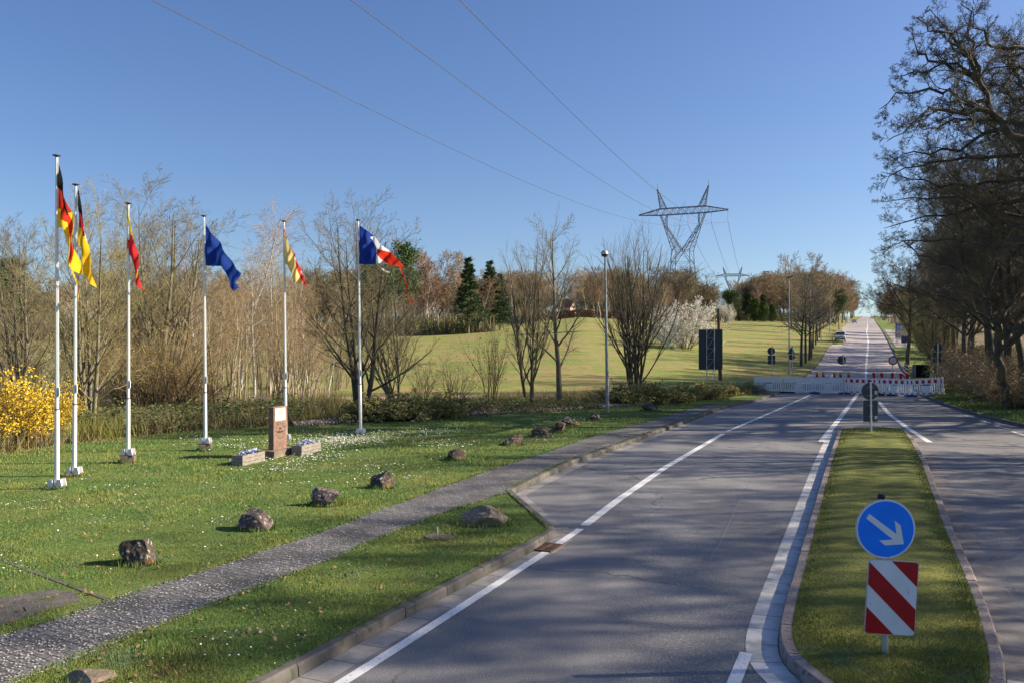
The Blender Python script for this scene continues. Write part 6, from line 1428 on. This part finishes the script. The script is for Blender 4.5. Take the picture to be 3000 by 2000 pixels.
# litter / dry stems behind the lawn and under the right wood
n = 90000; px = rn.uniform(-150, 2200, n); u = (px - 1500) / F; lb = np.interp(u, LB[:, 0], LB[:, 1]); tb = np.interp(u, TB[:, 0], TB[:, 1]) - 2.2; Yl = lb + .5 + rn.random(n) ** 1.2 * np.maximum(.5, np.where(u < -.15, 14, tb - lb)); Xl = u * Yl
k = (Xl < xkl(Yl) - .5) & (vnoise(Xl, Yl, 1.3, 2) + rn.normal(0, .35, n) > -.35); Xl, Yl = Xl[k], Yl[k]
hl = rn.uniform(.15, .75, len(Xl)) * np.where(px[k] < 1000, 1.25, .8)
tag(blades('undergrowth', Xl, Yl, T(Xl, Yl) + LAWN, hl, np.full(len(Xl), .010), M['blades_dry'], rn, .8), 'dry brown stalks and low weeds behind the lawn', 'undergrowth', kind='stuff')
n = 70000; Yl = rn.uniform(30, 130, n); Xl = xkr(Yl) + np.where(Yl < 60, 3.2, 5) + rn.random(n) * 14; tag(blades('wood_floor_stems', Xl, Yl, T(Xl, Yl) + LAWN, rn.uniform(.3, 1.5, n), np.full(n, .014), M['blades_dry'], rn, 1.0), 'dry stems on the floor of the right wood', 'undergrowth', kind='stuff')
# daisies
def flakes(name, X, Y, Z, s, m, label, cat, tiltv=.25):
    n = len(X); az = rn.random(n) * 6.28; a = np.stack([np.cos(az), np.sin(az), rn.normal(0, tiltv, n)], 1); b = np.stack([-np.sin(az), np.cos(az), rn.normal(0, tiltv, n)], 1); C = np.stack([X, Y, Z], 1); s = s[:, None]
    V = np.stack([C - a * s, C - b * s * .7, C + a * s, C + b * s * .7], 1).reshape(-1, 3); o = link_mesh(name, raw_mesh(name, V, [np.arange(4 * n).reshape(-1, 4)], [m], smooth=False)); tag(o, label, cat, kind='stuff')
XX = []; YY = []
def clump(x, y, n, sx, sy):
    px = rn.normal(x, sx, n); py = rn.normal(y, sy, n); Y = (CAMH - LAWN) * F / np.maximum(py - 1000, 150); XX.append((px - 1500) / F * Y); YY.append(Y)
for c_ in [(960, 1290, 500, 70, 10), (1050, 1280, 350, 60, 9), (1230, 1270, 160, 60, 7), (880, 1340, 110, 70, 10), (1290, 1300, 60, 40, 8), (700, 1290, 90, 60, 9), (790, 1365, 70, 70, 6), (560, 1280, 40, 50, 8), (350, 1420, 30, 120, 20), (480, 1500, 30, 140, 30), (980, 1400, 45, 120, 20), (1200, 1400, 20, 90, 30), (1640, 1230, 60, 60, 8), (120, 1480, 30, 60, 15), (30, 1660, 20, 30, 10), (280, 1530, 24, 40, 10), (640, 1530, 14, 30, 8), (1550, 1290, 30, 60, 8), (950, 1330, 70, 40, 8), (1090, 1370, 40, 60, 12), (600, 1650, 20, 200, 40), (500, 1900, 14, 200, 40), (800, 1850, 10, 100, 40)]: clump(*c_)
X = np.concatenate(XX); Y = np.concatenate(YY); k = in_lawn(X, Y); X, Y = X[k], Y[k]
X = np.concatenate([X, X + rn.normal(0, .25, len(X))]); Y = np.concatenate([Y, Y + rn.normal(0, .25, len(Y))]); k = in_lawn(X, Y); X, Y = X[k], Y[k]
flakes('daisies', X, Y, T(X, Y) + LAWN + .05 + .02 * (Y > 18), rn.uniform(.012, .019, len(X)) * np.clip(Y / 15, 1, 1.6), M['white_bloom'], 'small white daisies scattered over the lawn', 'flowers')
# fallen petals on the path
n = 7500; py = 1190 + 860 * rn.random(n); Y = (CAMH - LAWN) * F / (py - 1000); a_, b__ = xpu(Y), xpl(Y); t = rn.random(n); t = np.where(rn.random(n) < .6, np.where(rn.random(n) < .5, t ** 2 * .6, 1 - t ** 2 * .5), t); X = a_ + (b__ - a_) * (t * 1.04 - .02); k = (X < xkl(Y) - .02) & (Y < 40)
X, Y = X[k], Y[k]; flakes('fallen_petals', X, Y, T(X, Y) + LAWN + .016 + .004 * rn.random(len(X)), rn.uniform(.008, .016, len(X)), mat('petals_fallen', (.40, .385, .37), (.56, .54, .52), 6, .9), 'pale fallen petals strewn over the footpath', 'petals', .12)
# brown leaves on the lawn and tufts creeping over the edges of path and kerb
Xb, Yb_ = lawn_samples(2600, 1180); flakes('fallen_leaves', Xb, Yb_, T(Xb, Yb_) + LAWN + .035, rn.uniform(.012, .03, len(Xb)), mat('leaf_brown', (.16, .09, .045), (.30, .20, .11), 3, .9), 'few brown leaves lying on the lawn', 'leaves', .5)
n = 26000; Ye_ = 1 / rn.uniform(1 / 40., 1 / 7.5, n); w_ = rn.random(n); Xe_ = np.where(w_ < .4, xpu(Ye_) + rn.normal(.01, .025, n), np.where(w_ < .7, xpl(Ye_) + rn.normal(-.01, .025, n), xkl(Ye_) - KW - np.abs(rn.normal(0, .02, n)) + .02)); k = (Xe_ < xkl(Ye_) - KW + .03) & (vnoise(Xe_, Ye_, 2.7, 5) + rn.normal(0, .4, n) > -.2); Xe_, Ye_ = Xe_[k], Ye_[k]
tag(blades('edge_grass', Xe_, Ye_, T(Xe_, Ye_) + LAWN + .008, rn.uniform(.02, .055, len(Xe_)), .0035 * np.clip(Ye_ / 9, 1, 4), M['blades'], rn, 1.2), 'tufts of grass creeping over the edges of path and kerb', 'grass', kind='stuff')
fx = []; fy = []
for x_, y_, rx_, ry_ in FEET:
    a_ = rn.random(420) * 6.28; q_ = 1 + np.abs(rn.normal(0, .13, 420)); fx.append(x_ + np.cos(a_) * rx_ * q_); fy.append(y_ + np.sin(a_) * ry_ * q_)
fx = np.concatenate(fx); fy = np.concatenate(fy)
tag(blades('rank_grass', fx, fy, T(fx, fy) + LAWN, rn.uniform(.03, .11, len(fx)), .004 * np.clip(fy / 9, 1, 4), M['blades'], rn, .9), 'longer grass left standing round the boulders and poles', 'grass', kind='stuff')
# brush under the far woods
n = 60000; uu = rn.uniform(-.75, .33, n); Yf = np.where(uu < -.02, rn.uniform(158, 225, n), np.where(uu < .25, rn.uniform(222, 285, n), rn.uniform(262, 330, n))); kf = (uu < .050) | (uu > .078); uu, Yf = uu[kf], Yf[kf]; n = len(uu); Xf = uu * Yf
tag(blades('woodland_brush', Xf, Yf, T(Xf, Yf) + LAWN, rn.uniform(.8, 4.6, n) * (1 + .4 * vnoise(Xf, Yf, .09, 3)), rn.uniform(.05, .16, n), M['brush'], rn, .5), 'brown brush filling the foot of the far woods', 'undergrowth', kind='stuff')
# leaf litter
n = 26000; px = rn.uniform(860, 2000, n); u = (px - 1500) / F; lb = np.interp(u, LB[:, 0], LB[:, 1]); Y = lb + rn.normal(.1, .45, n); X = u * Y
flakes('leaf_litter', X, Y, T(X, Y) + LAWN + .03 + rn.random(n) * .09, rn.uniform(.025, .05, n), mat('dead_leaves', (.30, .24, .20), (.45, .38, .33), 3, .95), 'dry pale leaves heaped along the back edge of the lawn', 'leaves', .6)
print('objects', len(bpy.data.objects))
